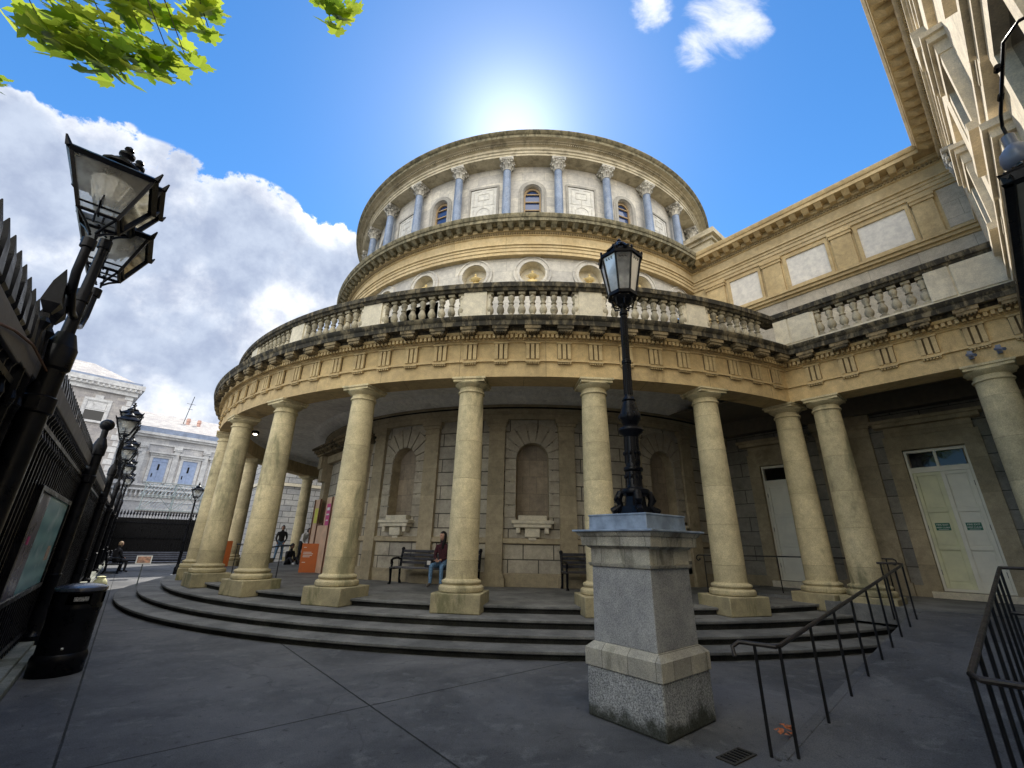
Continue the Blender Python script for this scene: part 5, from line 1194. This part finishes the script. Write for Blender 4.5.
m=M(); m.abox(-26.3,-24.4,7.3,14.9,3.28,3.33,W); m.build('deck_board','fence_beam',sc,base=p0,smooth=0)
FZ=47; wd=(math.cos(R(FZ)),math.sin(R(FZ))); fn_=(wd[1],-wd[0])    # facade direction, outward normal towards the camera
def FB(P):
    def f(s,d,z): return (P[0]+wd[0]*s+fn_[0]*d, P[1]+wd[1]*s+fn_[1]*d, z)
    return f
def fbox(m,F,s0,s1,d0,d1,z0,z1): 
    P=lambda z:[F(s0,d0,z),F(s0,d1,z),F(s1,d1,z),F(s1,d0,z)]; m.hexa(P(z0)[::-1] if False else P(z0),P(z1))
F2=FB((-43.15,49.94)); p0=F2(5,0,0)
b2=empty('long_stone_building',p0,'pale stone building with blue shuttered windows and chimney pots beyond the far fence','building')
def uvm(m,name,mat,par,P0,**k):
    o=m.build(name,mat,par,base=P0,smooth=0,**k); me=o.data; L=me.uv_layers.new(name='UVMap') if not me.uv_layers else me.uv_layers[0]
    for p in me.polygons:
        hz=abs(p.normal.z)>.9
        for li in p.loop_indices:
            q=me.vertices[me.loops[li].vertex_index].co+Vector(P0); s=q.x*wd[0]+q.y*wd[1]; d=q.x*fn_[0]+q.y*fn_[1]; L.data[li].uv=(s if abs(p.normal.x*fn_[0]+p.normal.y*fn_[1])>.4 or hz else d, d if hz else q.z)
    return o
m=M(); fbox(m,F2,-9,40,-12,0,0,12.7); uvm(m,'wall','far_stone',b2,p0)
m=M(); fbox(m,F2,-9,40,-12,.35,12.7,12.95); fbox(m,F2,-9,40,-12,.6,12.95,13.25); fbox(m,F2,-9,40,-12,.15,11.9,12.1); fbox(m,F2,-9,40,-12,.12,5.4,5.8); fbox(m,F2,-9,40,-12,.35,7.1,7.3)
m.build('cornice','far_trim',b2,base=p0,smooth=0)
m=M(); fbox(m,F2,-9,40,-12,.45,13.25,13.85); m.build('gutter','lead_gutter',b2,base=p0,smooth=0)
m=M(); m.add([F2(-9,.3,13.9),F2(40,.3,13.9),F2(40,-6,16.9),F2(-9,-6,16.9),F2(-9,-12.1,13.9),F2(40,-12.1,13.9)],[(0,1,2,3),(3,2,5,4),(0,3,4),(1,5,2)]); uvm(m,'roof','slate',b2,p0)
for s in (.12,3.36,6.4,9.5,12.6,15.7,18.8,-3.1):
    m=M(); fbox(m,F2,s-.28,s+.28,0,.22,7.3,11.4); fbox(m,F2,s-.42,s+.42,0,.36,11.4,11.9); fbox(m,F2,s-.36,s+.36,0,.3,7.3,7.6)
    for i in range(5): m.ball(F2(s-.3+.15*i,.34,11.6),.1,6)
    m.build('pilaster','far_trim',b2,base=p0,smooth=0)
for i,s in enumerate((2.0,4.95,8.05,11.1,14.2,-1.3)):
    m=M(); fbox(m,F2,s-1.05,s-.75,0,.16,7.5,10.5); fbox(m,F2,s+.75,s+1.05,0,.16,7.5,10.5); fbox(m,F2,s-1.05,s+1.05,0,.17,10.4,10.65); fbox(m,F2,s-1.3,s+1.3,0,.5,10.9,11.12); fbox(m,F2,s-1.15,s+1.15,0,.3,10.65,10.9); w=m.build('window_surround','far_trim',b2,base=p0,smooth=0)
    m=M(); fbox(m,F2,s-.75,s+.75,0,.05,7.6,10.4); 
    for x_ in (-.72,-.02,): fbox(m,F2,s+x_,s+x_+.04,.05,.09,7.6,10.4)
    fbox(m,F2,s-.75,s+.75,.05,.09,9.95,10.02)
    m.build('shutter' if i<2 else 'window_pane','blue_shutter' if i<2 else 'window',w,base=p0,smooth=0)
    if i<2: m=M(); fbox(m,F2,s-.12,s+.06,.05,.10,9.0,9.7); fbox(m,F2,s-.5,s-.4,.05,.10,8.2,8.6); m.build('shutter_slot','black_matt',w,base=p0,smooth=0)
m=M(); s=-3.
while s<16: m.lathe([(.09,0),(.14,.2),(.07,.5),(.12,.7),(.1,.75)],F2(s,.3,0)[:2],7,5.85); s+=.4
fbox(m,F2,-9,40,.1,.5,6.6,6.8); m.build('balcony','far_trim',b2,base=p0,smooth=0)
m=M(); m.lathe([(.22,0),(.2,.5),(.26,.55),(.2,.95)],F2(4.1,-3.2,0)[:2],10,15.4); m.build('chimney_pot','terracotta',b2,base=p0)
m=M(); m.lathe([(.22,0),(.2,.5),(.26,.55),(.2,.95)],F2(5.3,-3.2,0)[:2],10,15.4); m.build('chimney_pot','terracotta',b2,base=p0)
m=M(); m.tube([F2(3.6,-3.2,15.4),F2(4.0,-3.2,19.4)],.04,5); m.tube([F2(3.4,-3.2,18.3),F2(4.4,-3.2,18.3)],.025,5); m.tube([F2(3.6,-3.2,17.6),F2(4.2,-3.2,17.6)],.025,5); m.build('aerial','black_matt',b2,base=p0)
F1=FB((-38.845,40.337)); p0=F1(-4,0,0)
b1=empty('corner_stone_building',p0,'grey stone building with a pale framed sash window behind the left lamps','building')
m=M(); fbox(m,F1,-22,1.1,-9,0,0,14.7); uvm(m,'wall','far_brick',b1,p0)
m=M(); fbox(m,F1,-22,1.4,-9.3,.3,14.7,15.1); fbox(m,F1,-22,1.6,-9.5,.5,15.1,15.4); fbox(m,F1,-22,1.75,-9.6,.65,15.4,15.85)
s=-21.8
while s<1.4: fbox(m,F1,s,s+.14,.3,.62,15.15,15.38); s+=.4
fbox(m,F1,1.5,2.15,-9,.08,0,14.6) if False else None
z=.4
while z<14.4: fbox(m,F1,.5 if int(z/.6)%2 else .75,1.15,-1,.05,z,z+.5); z+=.58
m.build('cornice','far_trim',b1,base=p0,smooth=0)
m=M(); fbox(m,F1,-22,1.5,-9.4,.4,15.85,16.1); m.build('gutter','lead_gutter',b1,base=p0,smooth=0)
m=M(); m.add([F1(-22,0,16.1),F1(1.2,0,16.1),F1(-2.4,-4.5,18.5),F1(-22,-4.5,18.5),F1(1.2,-9,16.1),F1(-22,-9,16.1)],[(0,1,2,3),(1,4,2),(4,5,3,2),(0,3,5)]); uvm(m,'roof','slate',b1,p0)
for s in (-1.28,-5.2,-9.2):
    for zt_ in (13.72,9.5,5.5):
        m=M(); fbox(m,F1,s-1.0,s-.78,0,.1,zt_-2.0,zt_+.1); fbox(m,F1,s+.78,s+1.0,0,.1,zt_-2.0,zt_+.1); fbox(m,F1,s-1.0,s+1.0,0,.12,zt_,zt_+.22); fbox(m,F1,s-1.1,s+1.1,0,.2,zt_-2.1,zt_-1.9); fbox(m,F1,s-.3,s+.3,0,.13,zt_+.22,zt_+.55); w=m.build('window_surround','far_trim',b1,base=p0,smooth=0)
        m=M(); fbox(m,F1,s-.72,s+.72,0,.03,zt_-1.9,zt_-.02); m.build('pane','window',w,base=p0,smooth=0)
        m=M(); fbox(m,F1,s-.78,s+.78,.03,.07,zt_-.95,zt_-.85); fbox(m,F1,s-.78,s-.7,.03,.07,zt_-1.9,zt_); fbox(m,F1,s+.7,s+.78,.03,.07,zt_-1.9,zt_); fbox(m,F1,s-.7,s+.7,.03,.07,zt_-.08,zt_); fbox(m,F1,s-.68,s+.68,.031,.034,zt_-.82,zt_-.1); m.build('sash','far_trim',w,base=p0,smooth=0)
# ================================================================== TREE OVERHEAD
random.seed(21)
tb=W(12.2,18.6,0); tr=empty('maple_tree',tb,'tree with bright green lobed leaves hanging over the top left of the forecourt','tree')
m=M(); m.tube([tb,(tb[0],tb[1]+.1,3),(tb[0]+.2,tb[1]+.1,6.5),(tb[0]+.1,tb[1]+.6,9.5)],[.32,.24,.18,.08],14)
ends=[]
def br(a,b_,r0_,r1_):
    a=Vector(a);b_=Vector(b_); mid=(a+b_)/2+Vector((0,0,.25)); m.tube([a,mid,b_],[r0_,(r0_+r1_)/2,r1_],8); ends.append((a,mid,b_))
tgt=[(-4.6,2.0,6.6),(-3.7,1.6,7.0),(-2.9,1.6,7.4),(-2.0,1.6,7.6),(-5.4,2.0,6.6),(-3.2,.6,7.6),(-5.5,.5,7.6),(-7.6,1.6,6.9),(-8.5,1.0,8),(-4,-1.5,8),(-7,-2,8.4),(-1.5,0,7.9),(-6.4,.2,9.6),(-3.0,.2,9.4)]
for t in tgt: br((tb[0]+.15,tb[1]+.1,5.2+random.random()*1.6),t,.07,.015)
m.build('trunk','bark',tr,base=tb)
def leaf(L,c,s,nrm,up):
    nrm=nrm.normalized(); x=up.cross(nrm)
    if x.length<1e-3: x=Vector((1,0,0))
    x.normalize(); y=nrm.cross(x)
    P=[(0,-.15),(.16,-.30),(.42,-.28),(.36,-.10),(.62,.06),(.52,.18),(.66,.40),(.40,.36),(.30,.50),(.14,.42),(.16,.68),(0,1.0)]
    pts=P+[(-a,b) for a,b in P[1:-1]][::-1]
    vs=[c+x*(a*s*.85)+y*(b*s*.85)+nrm*(abs(a)*s*.18) for a,b in pts]; k=len(vs)
    ctr=c+y*(.15*s); L.add([ctr]+vs,[(0,1+i,1+(i+1)%k) for i in range(k)])
def inv(px,py,z):   # helper for where the hanging sprays sit in the air (metres), from their bearing
    return None
L=M()
def cluster(c,rad,n,s0=.13,s1=.2,flat=False):
    for i in range(n):
        while True:
            q=Vector((random.uniform(-1,1),random.uniform(-1,1),random.uniform(-1,1)))
            if q.length<1: break
        p=Vector(c)+Vector((q.x*rad[0],q.y*rad[1],q.z*rad[2]))
        nrm=Vector((random.gauss(.1,.4),random.gauss(-.45,.4),1)); up=Vector((random.gauss(0,1),random.gauss(-.6,.8),-.5))
        leaf(L,p,random.uniform(s0,s1),nrm,up)
CAM=Vector((0,0,1.6))
sprays=[((-.655,.392,.646),6.0,.22,9),((-.64,.405,.655),6.0,.26,14),((-.623,.418,.661),6.0,.30,20),((-.60,.43,.672),6.0,.28,19),((-.569,.448,.692),6.0,.26,17),((-.548,.46,.70),6.0,.20,11),((-.530,.468,.710),6.0,.13,6),((-.625,.375,.68),6.2,.38,28),((-.59,.39,.705),6.2,.38,28),((-.56,.41,.72),6.2,.34,22),((-.53,.425,.733),6.2,.20,9),((-.504,.425,.752),6.1,.15,8),((-.478,.424,.772),6.2,.14,7),((-.490,.445,.750),6.1,.07,3),((-.311,.450,.838),6.2,.17,9),((-.292,.462,.838),6.2,.12,6),((-.325,.445,.835),6.3,.08,4),((-.32,.478,.818),6.2,.05,2),((-.712,.405,.575),5.6,.07,4),((-.65,.33,.685),6.4,.40,24),((-.61,.33,.715),6.5,.45,32),((-.56,.35,.75),6.5,.4,26)]
for d,dist_,rad,n in sprays:
    c=CAM+Vector(d).normalized()*dist_; cluster(c,(rad,rad,rad*.7),n,.155,.24)
for a,mid,e in ends[5:]:
    for q in (mid,mid.lerp(e,.5),e): cluster(q,(.8,.8,.5),55,.2,.3)
for i in range(26):
    t=random.random()*6.28; r=random.uniform(1,3.6); cluster((tb[0]-1.0+r*math.cos(t),tb[1]-1.5+r*math.sin(t),random.uniform(7.5,11.5)),(.9,.9,.6),60,.2,.28)
L.build('crown','leaf',tr,base=tb,smooth=0,recalc=False)
m=M()
for d,dist_,rad,n in sprays:
    c=CAM+Vector(d).normalized()*dist_; c=c+Vector((0,-rad*.5,rad*.4)); st_=Vector((c.x*.95-.3,c.y-1.8,c.z+.9)); m.tube([st_,(st_+c)/2+Vector((.05,0,.12)),c],[.014,.008,.004],5)
m.build('branch','bark',tr,base=tb)
# ================================================================== SKY, SUN, CAMERA
w=bpy.data.worlds.new('World'); SC.world=w; w.use_nodes=True; nt=w.node_tree; nt.nodes.clear()
out=nt.nodes.new('ShaderNodeOutputWorld'); bg=nt.nodes.new('ShaderNodeBackground'); sky=nt.nodes.new('ShaderNodeTexSky'); sky.sky_type='NISHITA'; sky.sun_disc=False
ELEV=50.5; SUNAZ=90.9
sky.sun_elevation=R(ELEV); sky.sun_rotation=R(90-SUNAZ); sky.dust_density=.05; sky.ozone_density=3.0; sky.air_density=1.
tc=nt.nodes.new('ShaderNodeTexCoord'); gen=tc.outputs['Generated']
def dot(v):
    d=nt.nodes.new('ShaderNodeVectorMath'); d.operation='DOT_PRODUCT'; nt.links.new(gen,d.inputs[0]); v=Vector(v).normalized(); d.inputs[1].default_value=v; return d.outputs['Value']
def blob(v,deg,soft=1.): # 1 at centre to 0 at deg
    return ramp(nt,dot(v),math.cos(R(deg)),1.,0.,1.)
def blobl(v,deg):
    n=nt.nodes.new('ShaderNodeMapRange'); nt.links.new(dot(v),n.inputs[0]); n.inputs[1].default_value=math.cos(R(deg)); n.inputs[2].default_value=1.; return n.outputs[0]
cl=None
for v,deg in (((-.631,.615,.473),10),((-.713,.529,.459),11),((-.71,.455,.535),4),((-.517,.687,.51),8.5),((-.412,.753,.513),7.5),((-.683,.653,.327),19),((-.564,.761,.322),15),((-.763,.558,.325),19),((-.372,.825,.40),9)):
    b=blobl(v,deg); cl=b if cl is None else math_(nt,'MAXIMUM',cl,b)
n1=noise(nt,gen,8.5,12,.64,.15); n2=noise(nt,gen,2.2,5,.55); 
cm=math_(nt,'ADD',cl,math_(nt,'MULTIPLY',math_(nt,'SUBTRACT',n1,.5),2.1)); mask=math_(nt,'MULTIPLY',ramp(nt,cm,.16,.30),ramp(nt,cl,.0,.08))
# wisps
wm_=nt.nodes.new('ShaderNodeMapping'); nt.links.new(gen,wm_.inputs[0]); wm_.inputs['Rotation'].default_value=(0,0,R(25)); wm_.inputs['Scale'].default_value=(1.,2.2,1.)
nw=noise(nt,wm_.outputs[0],9,8,.62,.4)
wb=math_(nt,'MAXIMUM',blobl((.345,.448,.825),4.8),math_(nt,'MAXIMUM',blobl((.318,.485,.815),3.2),blobl((.225,.455,.862),2.6)))
wmask_=ramp(nt,math_(nt,'ADD',wb,math_(nt,'MULTIPLY',math_(nt,'SUBTRACT',nw,.5),2.4)),.30,1.15,0,.85)
wmask=math_(nt,'MULTIPLY',wmask_,ramp(nt,wb,.0,.15))
# unseen bright cloud bank added behind the viewer to lift the shaded stone
nb_=noise(nt,gen,2.6,7,.55); back=blobl((.05,-.78,.42),62)
bmask=ramp(nt,math_(nt,'ADD',back,math_(nt,'MULTIPLY',math_(nt,'SUBTRACT',nb_,.5),1.0)),.12,.32)
lp_=1.
skyc=nt.nodes.new('ShaderNodeHueSaturation'); nt.links.new(sky.outputs[0],skyc.inputs['Color']); skyc.inputs['Saturation'].default_value=1.26; skyc.inputs['Value'].default_value=1.25
K=1/.12
shade=ramp(nt,math_(nt,'ADD',math_(nt,'MULTIPLY',n2,.75),math_(nt,'MULTIPLY',cm,.22)),.34,.60)
ccol=mixc(nt,shade,(.98*K,.98*K,.98*K),(.40*K,.46*K,.58*K))
n3=noise(nt,gen,14,9,.62); ccol=mixc(nt,1.,ccol,mixc(nt,ramp(nt,n3,.3,.7),(.78,.80,.86),(1.16,1.15,1.12)),'MULTIPLY')
c=mixc(nt,mask,skyc.outputs[0],ccol)
c=mixc(nt,wmask,c,(.80*K,.82*K,.88*K))
c=mixc(nt,bmask,c,(2.25*K,2.2*K,2.1*K))
sd=(math.cos(R(SUNAZ))*math.cos(R(ELEV)),math.sin(R(SUNAZ))*math.cos(R(ELEV)),math.sin(R(ELEV)))
gd=dot(sd); gl=math_(nt,'POWER',math_(nt,'MAXIMUM',gd,0.),190.); gl2=math_(nt,'POWER',math_(nt,'MAXIMUM',gd,0.),26.)
ad=mixc(nt,1.,c,mixc(nt,gl,(0,0,0),(.42*K,.42*K,.41*K)),'ADD'); ad=mixc(nt,1.,ad,mixc(nt,gl2,(0,0,0),(.15*K,.145*K,.12*K)),'ADD')
nt.links.new(ad,bg.inputs[0]); bg.inputs[1].default_value=.12; nt.links.new(bg.outputs[0],out.inputs[0])
sl=bpy.data.lights.new('sun','SUN'); sl.energy=4.6; sl.angle=R(.5); sl.color=(1,.94,.84); so=bpy.data.objects.new('sun',sl); COL.objects.link(so)
so.rotation_euler=(Vector(sd)).to_track_quat('Z','Y').to_euler()
cd=bpy.data.cameras.new('camera'); co=bpy.data.objects.new('camera',cd); COL.objects.link(co); cd.sensor_width=36; cd.lens=428.264*36/1024; cd.clip_end=2000; cd.clip_start=.05
pi_,ro_=R(20.4809),R(1.14716); rt=Vector((1,0,0)); upv=Vector((0,-math.sin(pi_),math.cos(pi_))); fw=Vector((0,math.cos(pi_),math.sin(pi_)))
X=rt*math.cos(ro_)+upv*math.sin(ro_); Y=-rt*math.sin(ro_)+upv*math.cos(ro_); Zc=-fw
co.matrix_world=Matrix(((X.x,Y.x,Zc.x,0),(X.y,Y.y,Zc.y,0),(X.z,Y.z,Zc.z,1.6),(0,0,0,1)))
SC.camera=co
SC.render.resolution_x=1024; SC.render.resolution_y=768
SC.view_settings.view_transform='Standard'; SC.view_settings.look='None'; SC.view_settings.gamma=1; SC.view_settings.exposure=0.5
SC.view_settings.use_curve_mapping=False
